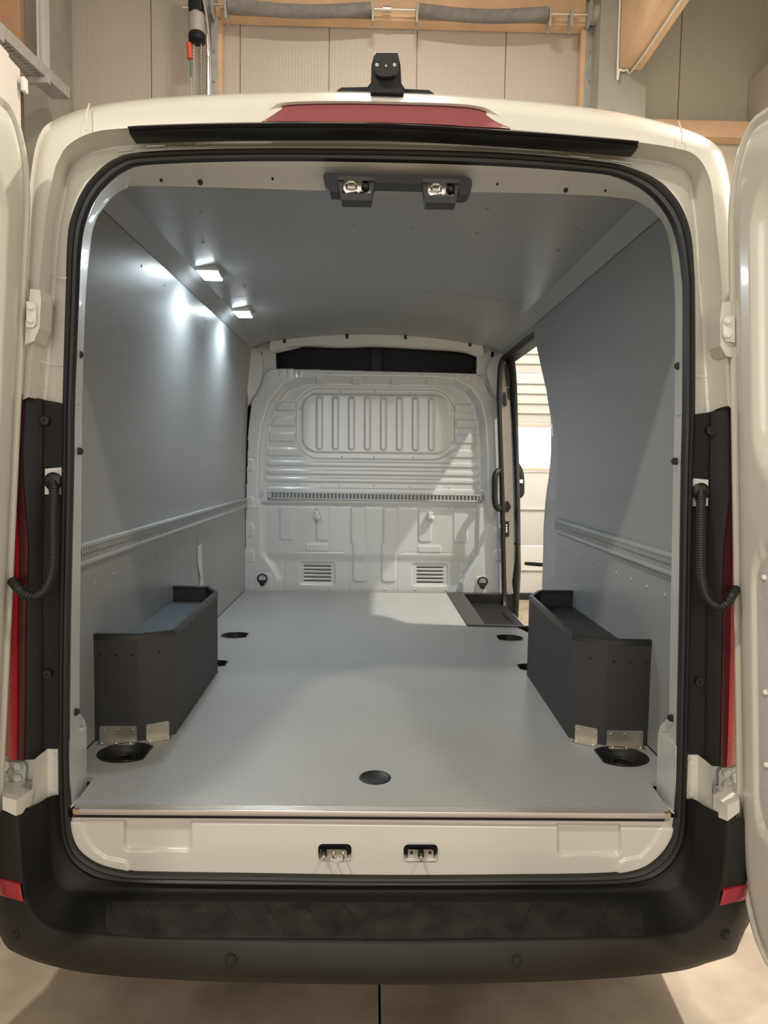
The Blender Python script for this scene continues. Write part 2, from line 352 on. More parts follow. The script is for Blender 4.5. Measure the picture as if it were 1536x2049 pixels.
M().box(xw-.6, xw-.05, 3.5, 5.5, 0, zt1, .004).build('core', PLAS, cl, smooth=0)
a = PY(50, 175, 5.5); M().box(a[0]-.005, a[0]+.025, 5.44, 5.5, a[2]-.05, a[2]+.05, .004).build('junction_box', WPL, cl)
# hall lamps (housings for the area lights)
for x, y, z in ((2.6, -1.0, 6.26), (-2.2, -1.2, 6.26), (2.8, 3.65, 5.44), (.1, 4.7, 6.98)):
    la = empty('high_bay_lamp', (x, y, z), {(2.6, -1.0): 'round high-bay lamp behind the van at right', (-2.2, -1.2): 'round high-bay lamp behind the van at left', (2.8, 3.65): 'round high-bay lamp above the open side door', (.1, 4.7): 'round high-bay lamp over the cab in front of the gate'}[(x, y)], 'lamp', 'high-bay lamps')
    M().lathe((x, y, z), (0, 0, 1), [(0, .2), (.02, .24), (.12, .2), (.25, .08), (.26, .03)], 20).build('housing', GALV, la)
    M().tube([(x, y, z+.25), (x, y, HZ if z > 5.5 else bz)], .01, 6).build('rod', GALV, la)

# ================================================================== THE VAN
van = empty('cargo_van', (0, 4.4, 0), 'white cargo van seen from behind with both rear doors and the side door open', 'van')
# ---- ring control points (photograph traces, lifted to their real depth)
A = [(44,815),(50,600),(56,420),(66,320),(80,268),(104,243),(180,214),(300,197),(500,186),(750,183),(1000,197),(1180,216),(1300,238),(1380,262),(1430,288),(1450,320),(1462,380),(1474,480),(1480,600),(1486,825)]
B = [(57,795),(75,600),(92,430),(108,345),(118,318),(137,290),(182,266),(258,256),(500,245),(750,247),(1000,258),(1180,274),(1273,284),(1350,296),(1390,310),(1414,343),(1425,385),(1435,483),(1442,560),(1456,812)]
Cc = [(86,800),(104,600),(113,470),(126,395),(135,345),(152,321),(200,299),(300,288),(500,283),(750,284),(1000,292),(1200,311),(1310,322),(1355,333),(1380,352),(1388,400),(1395,470),(1400,560),(1404,600),(1419,826)]
D = [(130,808),(136,600),(140,480),(150,430),(170,385),(195,353),(235,322),(300,308),(500,302),(750,303),(1000,310),(1180,326),(1250,338),(1310,364),(1345,398),(1366,435),(1378,480),(1383,540),(1385,600),(1385,830)]
E_ = [(149,808),(157,600),(161,510),(168,455),(185,408),(210,373),(248,343),(300,330),(500,323),(750,325),(1000,333),(1180,346),(1240,357),(1286,380),(1320,412),(1343,450),(1356,495),(1363,545),(1366,600),(1365,830)]
Fr = [(164,808),(171,600),(181,490),(190,445),(204,420),(225,394),(250,378),(284,372),(500,377),(750,384),(1000,385),(1180,391),(1240,396),(1272,402),(1302,420),(1324,444),(1336,475),(1343,520),(1350,600),(1349,830)]
Dl = [(1381,960),(1376,1250),(1371,1500),(1368,1600),(1365,1660),(1353,1702),(1328,1736),(1285,1757),(1200,1765),(1000,1766),(768,1767),(500,1766),(300,1763),(205,1754),(172,1740),(145,1716),(129,1678),(123,1620),(121,1500),(122,1250),(128,960)]
El = [(1362,960),(1358,1250),(1353,1500),(1350,1600),(1346,1648),(1337,1680),(1312,1713),(1272,1737),(1200,1746),(1000,1749),(768,1750),(500,1746),(300,1743),(260,1740),(205,1727),(168,1704),(150,1676),(143,1630),(139,1500),(141,1250),(147,960)]
n = len(A)
def lerpY(Ya, Yb, pts): return [Ya+(Yb-Ya)*max(0, min(1, (800-p[1])/560)) for p in pts]   # depth by height
YA = lerpY(1.86, 1.90, A); YB = lerpY(1.75, 1.79, B); YC = lerpY(1.83, 1.87, Cc); YD = lerpY(1.80, 1.84, D); YE = lerpY(1.80, 1.84, E_); YF = lerpY(1.90, 1.97, Fr)
rA = ringpx(A, YA, 5); rB = ringpx(B, YB, 5); rC = ringpx(Cc, YC, 5); rD = ringpx(D, YD, 5); rE = ringpx(E_, YE, 5); rF = ringpx(Fr, YF, 5)
def mix(a, b, t, off=(0, 0, 0)): return [p*(1-t)+q*t+np.array(off) for p, q in zip(a, b)]
rAB = [mix(rA, rB, t, (0, -.022*math.sin(math.pi*t), 0)) for t in (.12, .3, .5, .7, .88)]
rA0 = [p+np.array([0, .06, 0])+.006*np.array([np.sign(p[0]), 0, 1]) for p in rA]
M().loft([rA0, rA]+rAB+[rB]).build('rear_roof_rim', WHITE, van)
# jamb channel between the rim and the rubber seal
rB2 = mix(rB, rC, .06, (0, .03, 0)); rC2 = mix(rC, rD, .12, (0, .004, 0)); rC3 = mix(rC, rD, .5, (0, -.002, 0))
jamb = M().loft([rB, rB2, mix(rB, rC, .7, (0, .012, 0)), rC, rC2, rC3, rD]).build('door_jamb', WHITE, van)
for pts, Yq in (([(92,542),(104,546),(117,556),(134,556)], (1.835, 1.835, 1.80, 1.80)), ([(76,722),(102,728),(128,730)], (1.80, 1.798, 1.798)), ([(1386,752),(1402,753),(1414,756)], (1.798, 1.798, 1.80))):
    M().tube(ringpx(pts, list(Yq), 4), .0015, 6).build('jamb_seam', WHITEI, jamb)
for x0, y0, x1, y1, sl in ((236, 301, 266, 309, -3), (292, 293, 330, 303, -2), (392, 288, 428, 299, -1), (1222, 321, 1262, 333, 6), (1140, 312, 1180, 322, 4)):
    P4 = [PY(x, y, 1.838) for x, y in ((x0, y0), (x1, y0+sl), (x1, y1+sl), (x0, y1))]
    M().tube(P4, .0016, 6, closed=True).build('pressed_pad', WHITEI, jamb)
# inner return of the jamb, folding to the cargo lining
rG = [np.array([p[0]*1.10, p[1]+.03, p[2]+.05 if p[2] > 2.1 else p[2]]) for p in rF]
fl = M().loft([rE, mix(rE, rF, .25, (0, -.004, 0)), mix(rE, rF, .4, (0, .012, 0)), mix(rE, rF, .92, (0, 0, 0)), rF, rG]).build('inner_jamb_return', WHITEI, van)
# seal: closed loop
Dc = ringpx(D+Dl, YD+[1.80]*len(Dl), 5, True); Ec = ringpx(E_+El, YE+[1.80]*len(El), 5, True)
prof = [(0, 0), (.02, -.016), (.3, -.022), (.52, -.017), (.58, -.014), (.66, -.019), (.92, -.016), (1, .004)]
M().loft([mix(Dc, Ec, t, (0, y, 0)) for t, y in prof], closed=True).build('rubber_door_seal', RUB, van)
# inner return lower sides (white strips)
def side_ring(pts, Y): return ringpx(pts, Y, 6)
for s, e, f in ((-1, [(148,808),(147,960),(141,1250),(139,1500),(142,1640)], [(164,808),(163,960),(160,1250),(159,1440),(160,1500)]),
                (1, [(1366,830),(1362,960),(1358,1250),(1353,1500),(1348,1640)], [(1349,830),(1346,960),(1341,1250),(1338,1440),(1338,1500)])):
    a = side_ring(e, 1.80); b = side_ring(f, 1.90); g = [np.array([s*.97, 1.94, p[2]]) for p in b]
    M().loft([a, mix(a, b, .3, (0, -.003, 0)), mix(a, b, .5), b, g]).build('inner_jamb_strip', WHITEI, van)
for px, py in ((158, 710), (158, 903), (151, 1423), (1357, 733), (1351, 923), (1343, 1435)):
    c = PY(px, py, 1.855); s = -1 if px < 700 else 1
    M().lathe(c+np.array([-s*.002, -.004, 0]), (-s*.8, -1, 0), [(0, .010), (.004, .010), (.005, .006)], 14).build('rubber_grommet', RUB, van)
# corner covers at the sill ends
for s, poly in ((-1, [(139,1480),(173,1455),(174,1581),(148,1612),(141,1618)]), (1, [(1352,1492),(1316,1466),(1312,1590),(1343,1626),(1350,1630)])):
    Ys = [1.80, 1.975, 1.975, 1.80, 1.80]; P = [PY(p[0], p[1], y) for p, y in zip(poly, Ys)]
    M().prism([P[0], P[1], P[2]*.999, P[4]], (s*.03, .0, 0)).prism([P[2], P[3], P[4]], (s*.03, 0, 0)).build('corner_cover', WHITEI, van, smooth=0)
    q = [PY(*p, 1.98) for p in (((150,1472),(173,1456),(169,1440),(160,1428),(150,1428)) if s < 0 else ((1340,1482),(1316,1467),(1321,1452),(1332,1440),(1340,1440)))]
    M().prism(q, (s*.02, .02, 0)).build('gusset', WHITEI, van, smooth=0)
# black weatherstrip under the roof rim
a = ringpx([(258,254),(400,249),(600,246),(768,248),(900,255),(1100,268),(1274,283)], [1.80, 1.78, 1.77, 1.77, 1.77, 1.78, 1.80], 6)
b = ringpx([(265,277),(400,272),(600,270),(768,271),(900,277),(1100,290),(1270,304)], [1.81, 1.79, 1.78, 1.78, 1.78, 1.79, 1.81], 6)
M().loft([mix(a, b, 0, (0, .03, 0)), mix(a, b, 0, (0, -.006, 0)), mix(a, b, .3, (0, -.018, 0)), mix(a, b, .55, (0, -.010, 0)), mix(a, b, .8, (0, -.02, 0)), mix(a, b, 1, (0, -.004, 0)), mix(a, b, 1, (0, .03, 0))]).build('top_weatherstrip', RUB, van)
# high brake light in a moulded housing
def xring(top, bot, t): return [p*(1-t)+q*t for p, q in zip(top, bot)]
tp = ringpx([(524,243),(545,224),(575,211),(680,208),(768,209),(900,213),(960,220),(990,235),(1020,255)], 1.812, 6)
bt = ringpx([(524,243),(548,243),(600,243),(680,244),(768,245),(880,249),(940,253),(985,255),(1020,257)], 1.776, 6)
M().loft([mix(tp, bt, 0, (0, .05, 0)), mix(tp, bt, 0), mix(tp, bt, .3, (0, -.002, 0)), mix(tp, bt, .7, (0, -.002, 0)), mix(tp, bt, 1), mix(tp, bt, 1, (0, .04, 0))]).build('high_brake_light', BRK, van, label='long dark pink third brake light')
t2 = ringpx([(505,244),(530,220),(560,205),(680,202),(768,203),(900,207),(970,213),(1008,233),(1040,257)], 1.828, 6)
M().loft([mix(t2, tp, 0, (0, .02, 0)), mix(t2, tp, .35, (0, -.012, 0)), mix(t2, tp, .8, (0, -.012, 0)), mix(t2, tp, 1, (0, -.002, 0))]).build('brake_light_surround', WHITE, van)
# rim joints at the corners (short moulding seams)
for pts in ([(185,216),(180,235),(178,268)], [(1350,250),(1356,270),(1357,294)]):
    q = [p+np.array([0, -.020, 0]) for p in ringpx(pts, [1.85, 1.80, 1.785], 4)]
    M().tube(q, .0018, 6).build('rim_seam', WHITE, van)
# reversing camera on the roof
rc = M(); Yc = 1.86
P = lambda x, y, Y=1.86: PY(x, y, Y)
poly = [(741,184),(742,165),(743,130),(749,108),(796,108),(801,130),(803,170),(808,186)]
front_ = [P(x, y, 1.84) for x, y in poly]
camr = rc.prism(front_, (0, .10, 0)).build('roof_camera', BLACKP, van, smooth=40, label='black roof reversing camera')
M().prism([P(748,110,1.835), P(797,110,1.835), P(794,105,1.87), P(752,105,1.87)], (0, .09, .0)).build('camera_cap', WHITE, camr)
fp = [P(x, y, 1.835) for x, y in [(752,111),(795,111),(798,125),(797,140),(791,155),(780,158),(762,158),(752,153),(747,140),(748,122)]]
M().prism(fp, (0, -.012, 0)).build('camera_face', RUB, camr)
for x, y, r in ((754, 131, .0045), (789, 131, .0045), (772, 133, .003)): M().lathe(P(x, y, 1.824), (0, -1, 0), [(0, r), (.003, r), (.004, r*.6)], 12).build('camera_lens', GALV, camr)
base = [P(673,182,1.90), P(682,175,1.90), P(735,174,1.90), P(742,165,1.90), P(803,167,1.90), P(810,178,1.90), P(858,180,1.90), P(869,188,1.90)]
M().prism(base, (0, .12, 0)).build('camera_foot', BLACKP, camr, smooth=0)

# ---- outer body shell (roof, sides, cab)
prof = [p for p in rA]                            # section from left (z~1.7) over the roof to right
def section_at(y, sx=1., sz=1.):
    L = [np.array([-1.0, 0, .36]), np.array([-1.01, 0, .8]), np.array([-.99, 0, 1.3])]
    Rr = [np.array([.99, 0, 1.3]), np.array([1.01, 0, .8]), np.array([1.0, 0, .36])]
    sec = L+prof[4:-4:3]+Rr
    out = []
    for p in sec:
        z = p[2]*(1.01 if y > 2 else .999); z = z if z < 1.35 else 1.35+(z-1.35)*sz
        out.append(np.array([p[0]*(1.03 if y > 2 else 1.0)*sx, y, z]))
    return out
Ys = [1.93, 2.3, 2.8, 3.3, 3.72, 4.1, 4.5, 4.87, 5.2, 5.7, 6.1]
rings = [section_at(y) for y in Ys]+[section_at(6.4, .99, .86), section_at(6.75, .96, .5), section_at(6.95, .93, .12), section_at(7.35, .88, .02)]
V = np.array([q for g in rings for q in g]); ns = len(rings[0]); Fc = []
side_glass = []
for i in range(len(rings)-1):
    for j in range(ns-1):
        f = (i*ns+j, i*ns+j+1, (i+1)*ns+j+1, (i+1)*ns+j); c = V[list(f)].mean(0)
        if c[0] > .7 and 3.72 < c[1] < 4.87 and c[2] < 2.28: continue
        Fc.append(f)
Fc.append(tuple(range((len(rings)-1)*ns, len(rings)*ns)))
obj('body_shell', V, Fc, WHITE, van)
# windscreen and lamps at the nose, wheels
ws = [np.array([-.82, 6.45, 2.18]), np.array([.82, 6.45, 2.18]), np.array([.86, 6.80, 1.72]), np.array([-.86, 6.80, 1.72])]
M().prism(ws, (0, .035, .02)).build('windscreen', RUB, van, smooth=0)
for x in (-.97, .97):
    for y in (2.72, 6.2):
        s = 1 if x > 0 else -1
        wh = M().lathe((x-s*.22, y, .34), (s, 0, 0), [(0, .2), (0, .31), (.03, .34), (.19, .34), (.22, .31), (.22, .2)], 32).build('wheel', TYRE, van)
        M().lathe((x-s*.02, y, .34), (s, 0, 0), [(0, .2), (.015, .19), (-.02, .14), (.01, .06), (.02, .0)], 24).build('rim_disc', GALV, wh)
# underfloor
M().box(-.93, .93, 1.86, 6.6, .40, .56, .01).build('underfloor', BLACKP, van, smooth=0)

# ---- black corner jambs, tail lights, hinge brackets
TLl = [(52,790),(49,850),(46,905),(50,985),(57,1060),(59,1120),(54,1250),(53,1400),(51,1520)]
TLr = [(1460,815),(1461,880),(1460,950),(1455,1020),(1447,1085),(1445,1150),(1443,1270),(1441,1400),(1438,1533)]
CRl = [(88,800),(89,850),(88,920),(87,1010),(86,1080),(86,1160),(86,1300),(86,1420),(86,1520)]
CRr = [(1418,825),(1417,880),(1416,950),(1415,1030),(1413,1090),(1412,1170),(1411,1300),(1410,1420),(1408,1533)]
SDl = [(131,808),(130,850),(128,920),(126,1010),(125,1080),(124,1160),(122,1300),(121,1420),(121,1520)]
SDr = [(1385,830),(1384,880),(1383,950),(1381,1030),(1379,1090),(1377,1170),(1376,1300),(1373,1420),(1371,1533)]
for s, T_, C_, S_ in ((-1, TLl, CRl, SDl), (1, TLr, CRr, SDr)):
    t = ringpx(T_, 1.778, 5); c = ringpx(C_, 1.80, 5); d = ringpx(S_, 1.802, 5)
    jb = M().loft([mix(t, t, 0, (0, .10, 0)), t, mix(t, c, .15, (0, -.002, 0)), mix(t, c, .85, (0, .006, 0)), c, mix(c, d, .1, (0, .004, 0)), d]).build('black_corner_cover', BLACKP, van)
    for px, py in (((91, 842), (96, 1348)) if s < 0 else ((1420, 862), (1398, 1363))):
        q = PY(px, py, 1.796); M().lathe(q, (0, -1, 0), [(0, .0115), (.006, .0105), (.006, .005), (.002, .004)], 16).build('push_clip', RUB, jb)
    # tail light wraps round the corner of the body
    k = len(t); inner = mix(t, t, 0, (0, -.006, 0)); outer = [np.array([s*(1.0 if p[2] < 1.5 else 1.0-.05*(p[2]-1.5)), 1.83, p[2]]) for p in t]
    lens = []
    for a_ in (0, .1, .2): lens.append([p*(1-a_)+q*a_+np.array([s*.0, -.012*math.sin(math.pi*(a_+.05)), 0]) for p, q in zip(inner, outer)])
    tl = M().loft([mix(t, t, 0, (0, .05, 0))]+lens).build('tail_light', DRED, van, label='tall dark red tail light')
    a0 = lens[-1]; lens2 = [a0]
    i0 = int(k*.22)
    ring2 = []
    for a_ in (.21, .4, .7, 1.0): ring2.append([p*(1-a_)+q*a_+np.array([0, -.015*math.sin(math.pi*min(1, a_+.05)), 0]) for p, q in zip(inner, outer)][i0:])
    M().loft([mix(ring2[0], ring2[0], 0, (0, .03, 0))]+ring2+[mix(ring2[-1], ring2[-1], 0, (0, .10, 0))]).build('red_lens', RED, tl)
# white painted hinge brackets under the tail lights
def bracket(s, fl_, sl, ledge_top, ledge_front, ledge_side, plate, bolts, back):
    Q = lambda pts, Y: [PY(p[0], p[1], y) for p, y in zip(pts, Y if hasattr(Y, '__len__') else [Y]*len(pts))]
    b = M().prism(Q(fl_, 1.80), (0, .02, 0))
    b.prism(Q(sl, [1.80, 1.80, 1.74, 1.74][:len(sl)] if len(sl) == 4 else 1.8), (0, .03, 0))
    b.prism(Q(ledge_side, [1.74, 1.74, 1.69, 1.69]), (0, .02, 0))
    b.prism(Q(ledge_front, 1.69), (0, .02, 0))
    b.prism(Q(ledge_top, [1.6925, 1.6925, 1.741, 1.83, 1.83]), (0, 0, -.01))
    o = b.build('hinge_bracket', WHITE, van, smooth=0)
    M().prism(Q(back, 1.84), (0, .02, 0)).build('hinge_recess', WHITEI, o, smooth=0)
    M().prism(Q(plate, 1.825), (0, .012, 0)).build('hinge_plate', WHITEI, o, smooth=0)
    for x, y in bolts:
        M().lathe(PY(x, y, 1.822), (0, -1, 0), [(0, .0105), (.003, .0105), (.005, .008), (.008, .0065), (.008, .003), (.006, .0025)], 18).build('bolt', WPL, o)
    for p in fl_[4:] if len(fl_) > 4 else []: pass
    xm = (fl_[0][0]+fl_[1][0])/2
    for yy in (fl_[0][1]+16, fl_[2][1]-16):
        M().lathe(PY(xm+2*s*0, yy, 1.799), (0, -1, 0), [(0, .0110), (.0004, .0110), (.0004, .0102), (-.0002, .0100), (.0006, .0095)], 18).build('blind_cap', WHITE, o)
bracket(-1, [(95,1499),(121,1499),(121,1596),(95,1595)], [(95,1499),(95,1595),(62,1621),(68,1520)], [(5,1598),(33,1600),(66,1580),(68,1562),(5,1560)],
        [(5,1594),(33,1601),(32,1633),(5,1620)], [(66,1580),(62,1621),(32,1633),(33,1601)],
        [(5,1524),(46,1526),(52,1534),(50,1560),(40,1570),(5,1566)], [(37,1533),(18,1543),(36,1557)], [(5,1500),(70,1512),(70,1590),(5,1590)])
bracket(1, [(1372,1510),(1396,1511),(1395,1604),(1370,1606)], [(1396,1511),(1395,1604),(1425,1631),(1423,1532)], [(1479,1600),(1455,1611),(1427,1592),(1424,1572),(1479,1570)],
        [(1479,1625),(1455,1643),(1455,1611),(1479,1600)], [(1427,1592),(1425,1631),(1455,1643),(1455,1611)],
        [(1479,1536),(1444,1537),(1438,1546),(1438,1572),(1448,1582),(1479,1575)], [(1452,1547),(1469,1555),(1453,1569)], [(1479,1512),(1422,1525),(1422,1600),(1479,1600)])
# upper hinge pockets in the rim
for s, c, b_ in ((-1, [(60,578),(80,580),(82,600),(79,655),(68,682),(50,690)], [(63,615),(63,641)]), (1, [(1470,600),(1444,605),(1440,640),(1441,692),(1452,712),(1470,716)], [(1454,643),(1454,671)])):
    o = M().prism([PY(x, y, 1.745) for x, y in c], (0, .06, 0)).build('upper_hinge', WHITE, van, smooth=0)
    pl = [(x, y) for x, y in (((55,604),(68,606),(74,613),(74,648),(68,656),(55,656)) if s < 0 else ((1468,633),(1450,635),(1444,645),(1444,672),(1450,684),(1468,686)))]
    M().prism([PY(x, y, 1.743) for x, y in pl], (0, -.006, 0)).build('hinge_plate', WPL, o)
    for x, y in b_: M().lathe(PY(x, y, 1.737), (0, -1, 0), [(0, .0095), (.003, .0095), (.006, .007), (.008, .006)], 16).build('bolt', WPL, o)
# corrugated door cable conduits
for s, path, plug in ((-1, [(104,965),(108,985),(107,1010),(106,1060),(106,1120),(103,1145),(97,1165),(86,1183),(68,1193),(48,1188),(33,1173),(27,1166),(20,1160)], (109,963)),
                      (1, [(1403,985),(1402,1005),(1402,1030),(1402,1080),(1402,1140),(1405,1165),(1411,1188),(1422,1206),(1440,1214),(1455,1206),(1465,1189),(1470,1182),(1478,1174)], (1399,984))):
    Yp = np.linspace(1.77, 1.66, len(path)); Yp[0] = 1.785; Yp[-3:] = (1.69, 1.735, 1.785)
    pp = ringpx(path, list(Yp), 9); rr = []
    # resample evenly and corrugate
    Pn = np.array(pp); dl = np.r_[0, np.cumsum(np.linalg.norm(np.diff(Pn, axis=0), axis=1))]; N_ = int(dl[-1]/.0016)
    tt = np.linspace(0, dl[-1], N_); Pn = np.stack([np.interp(tt, dl, Pn[:, k]) for k in range(3)], 1)
    rr = [.0122 if (i//2) % 2 else .0104 for i in range(N_)]
    ho_ = M().tube(list(Pn), rr, 12).build('cable_conduit', RUB, van, smooth=60)
    q = PY(*plug, 1.797); M().lathe(q, (0, -1, 0), [(0, .022), (.008, .0235), (.014, .018), (.017, .0)], 20).build('rubber_boot', RUB, ho_)
    pl = ((91,938),(125,935),(125,990),(90,989)) if s < 0 else ((1385,957),(1416,960),(1415,1012),(1384,1013))
    M().prism([PY(x, y, 1.798) for x, y in pl], (0, -.002, 0)).build('connector_plate', WHITEI, ho_, smooth=0)

# ---- bumper with step
def mir(pts, cx=751, k=.0): return pts
K = [(34,1622),(38,1660),(42,1720),(49,1785),(58,1813),(75,1838),(100,1858),(140,1869),(200,1876),(300,1880),(500,1884),(768,1887),(1000,1885),(1150,1882),(1283,1880),(1340,1874),(1385,1863),(1412,1845),(1431,1818),(1441,1785),(1448,1740),(1454,1690),(1456,1632)]
KY = [1.70,1.695,1.69,1.685,1.68,1.675,1.67,1.655,1.64,1.62,1.60,1.59,1.60,1.62,1.64,1.655,1.67,1.675,1.68,1.685,1.69,1.695,1.70]
J = [(96,1596),(97,1660),(99,1710),(106,1745),(112,1760),(122,1772),(135,1780),(150,1785),(180,1787),(300,1788),(500,1790),(768,1791),(1000,1790),(1200,1789),(1290,1788),(1320,1786),(1340,1780),(1360,1768),(1370,1752),(1378,1730),(1383,1700),(1386,1665),(1390,1600)]
Dd = [(121,1590),(123,1625),(129,1678),(137,1700),(148,1718),(162,1732),(178,1743),(195,1752),(230,1757),(300,1762),(500,1765),(768,1766),(1000,1765),(1150,1764),(1240,1761),(1285,1756),(1315,1742),(1335,1727),(1350,1707),(1358,1688),(1364,1665),(1368,1640),(1370,1600)]
L_ = [(-20,1612),(-22,1700),(-20,1770),(-14,1830),(-6,1862),(2,1876),(12,1893),(30,1906),(90,1929),(200,1950),(450,1965),(768,1970),(1000,1967),(1200,1959),(1353,1944),(1415,1927),(1466,1910),(1478,1890),(1490,1862),(1500,1840),(1508,1780),(1512,1720),(1512,1624)]
LY = [1.80,1.80,1.80,1.80,1.79,1.78,1.76,1.74,1.71,1.67,1.615,1.595,1.61,1.66,1.70,1.735,1.76,1.78,1.79,1.80,1.80,1.80,1.80]
zst = PY(768, 1887, 1.59)[2]
KY = [PZ(p[0], p[1], zst)[1] if 190 < p[0] < 1300 else y for p, y in zip(K, KY)]
k_, j_, d_, l_ = ringpx(K, KY, 4), ringpx(J, 1.775, 4), ringpx(Dd, 1.80, 4), ringpx(L_, LY, 4)
step_flat = [mix(k_, j_, t, (0, 0, 0)) for t in (0, .06, .5, .94)]
bmp = M().loft([mix(l_, l_, 0, (0, .12, .03)), mix(l_, l_, 0, (0, .01, -.004)), l_, mix(l_, k_, .3, (0, -.022, 0)), mix(l_, k_, .6, (0, -.026, 0)), mix(l_, k_, .88, (0, -.012, 0)), mix(l_, k_, .97, (0, -.003, .001)), k_, mix(k_, j_, .06, (0, 0, -.001))]).build('rear_bumper', BUMP, van, smooth=50)
M().loft([mix(k_, j_, .06, (0, 0, -.001)), mix(k_, j_, .3, (0, 0, -.004)), mix(k_, j_, .7, (0, 0, -.004)), mix(k_, j_, .94), j_, mix(j_, d_, .15, (0, .006, 0)), d_]).build('step_surround', BLACKP, bmp, smooth=50)
# tread plate on the step
tp = [(212,1808),(230,1803),(768,1806),(1268,1804),(1284,1808),(1290,1868),(1283,1872),(768,1877),(300,1874),(210,1866)]
zj = float(j_[44][2]); kk_ = (zj-zst)/(1.775-1.59)
def onstep(x, y):
    d = ray(x, y); t = (zst+.003-kk_*1.59-CAM[2])/(d[2]-kk_*d[1]); return CAM+d*t
P0 = [onstep(x, y) for x, y in tp]
tread = M().prism(P0, (0, 0, -.012)).build('step_tread', STEPM, bmp, smooth=0)

for i in range(14):                               # slanted grooves cast in the tread
    x0 = -.68+i*.1; dx = .07 if x0 < 0 else -.07
    pa, pb = np.array([x0, 1.74, zst+.003+kk_*.15]), np.array([x0+dx, 1.625, zst+.003+kk_*.035]); M().tube([pa, pb], .0015, 5).build('tread_rib', STEPM, tread)
# parking sensors
BS = np.array([p for t, o in ((0, 0), (.15, -.011), (.3, -.022), (.45, -.024), (.6, -.026), (.74, -.019), (.88, -.012), (.97, -.003)) for p in mix(l_, k_, t, (0, o, 0))]); bx_, by_ = proj(BS)
def bumpY(px, py):
    d_2 = (bx_-px)**2+(by_-py)**2; ii = np.argsort(d_2)[:4]; w_ = 1/(d_2[ii]+1); return float((BS[ii, 1]*w_).sum()/w_.sum())
for px, py in ((461, 1923), (1034, 1924), (30, 1870), (1455, 1873)):
    Yq = bumpY(px, py)-.005
    q = PY(px, py, Yq); d = np.array([-.5 if px < 100 else (.5 if px > 1400 else 0), -1, 0])
    M().lathe(q-d*.0, d, [(-.02, .0135), (.0005, .0135), (.001, .0105), (-.001, .010), (.002, .0085), (.0025, .004)], 24).build('parking_sensor', BUMP, bmp)
# tow-eye cover outline and corner reflectors
for s, rp in ((-1, [(-20,1752),(10,1760),(38,1772),(47,1805),(15,1795),(-20,1784)]), (1, [(1515,1765),(1480,1770),(1447,1783),(1440,1812),(1470,1806),(1515,1796)])):
    c4 = [(-18,1753),(40,1771),(47,1805),(-18,1786)] if s < 0 else [(1514,1764),(1447,1783),(1440,1812),(1514,1796)]
    gr = []
    for b_ in np.linspace(0, 1, 7):
        row = []
        for a_ in np.linspace(0, 1, 9):
            x = (c4[0][0]*(1-a_)+c4[1][0]*a_)*(1-b_)+(c4[3][0]*(1-a_)+c4[2][0]*a_)*b_; y = (c4[0][1]*(1-a_)+c4[1][1]*a_)*(1-b_)+(c4[3][1]*(1-a_)+c4[2][1]*a_)*b_
            e_ = 0 if (b_ in (0, 1) or a_ == 1) else -.003
            row.append(PY(x, y, bumpY(x, y)-.009+e_))
        gr.append(row)
    sheet0 = M().loft(gr).loft([[p+np.array([0, .02, 0]) for p in gr[0]], gr[0]]).loft([gr[-1], [p+np.array([0, .02, 0]) for p in gr[-1]]])
    sheet0.build('corner_reflector', REFL, bmp, smooth=60)
M().tube(ringpx([(333,1955),(336,1935),(345,1927),(400,1926),(410,1930),(412,1955)], [bumpY(370, 1945)-.002]*6, 5), .0012, 5).build('tow_eye_cover', BUMP, bmp)

# ================================================================== CARGO SPACE
def sheet(name, rows, m, t, parent=van, smooth=35, **k):      # rows of points, thickened along vector t(p)
    back = [[p+t(p) for p in r] for r in rows]
    mm = M(); nr = len(rows); nc = len(rows[0])
    mm.loft(rows); mm.loft(back)
    for a_, b_ in ((rows[0], back[0]), (rows[-1], back[-1])): mm.loft([a_, b_])
    mm.loft([[r[0] for r in rows], [r[0] for r in back]]); mm.loft([[r[-1] for r in rows], [r[-1] for r in back]])
    return mm.build(name, m, parent, smooth=smooth, **k)
def xw(z):                                        # half width of the lined space by height
    return float(np.interp(z, [.60, 1.20, 1.30, 1.7, 2.0, 2.31], [.905, .905, .905, .898, .884, .86]))
def wallrows(s, zs, y0f, y1f, inset=0.): return [[np.array([s*(xw(z)-inset), y, z]) for y in np.linspace(y0f(z), y1f(z), 5)] for z in zs]
out = lambda s: (lambda p: np.array([s*.006, 0, 0]))
yend = lambda z: float(np.interp(z, [.62, .87, 1.25, 1.37, 1.74, 1.95, 2.16, 2.31], [3.52, 3.47, 3.43, 3.41, 3.50, 3.70, 3.84, 3.93]))
yopen = lambda z: float(np.interp(z, [.62, .87, 1.05, 1.20, 1.37, 1.5, 1.62, 1.95, 2.1, 2.25], [3.83, 3.82, 3.82, 3.83, 3.80, 3.74, 3.72, 3.78, 3.88, 3.99]))
zu = np.linspace(1.25, 2.305, 14); zl = [.625, .8, 1.0, 1.235]
c0 = lambda v: (lambda z: v)
sheet('upper_wall_panel', wallrows(-1, zu, c0(1.985), c0(3.588)), PANEL, out(-1))
sheet('upper_wall_panel', wallrows(-1, zu, c0(3.592), c0(4.93)), PANEL, out(-1))
lp = sheet('lower_wall_panel', wallrows(-1, zl, c0(1.985), c0(3.588)), PANEL, out(-1))
sheet('lower_wall_panel', wallrows(-1, zl, c0(3.592), c0(4.93)), PANEL, out(-1))
sheet('upper_wall_panel', wallrows(1, zu, c0(1.985), yend), PANEL, out(1))
sheet('lower_wall_panel', wallrows(1, zl, c0(1.985), yend), PANEL, out(1))
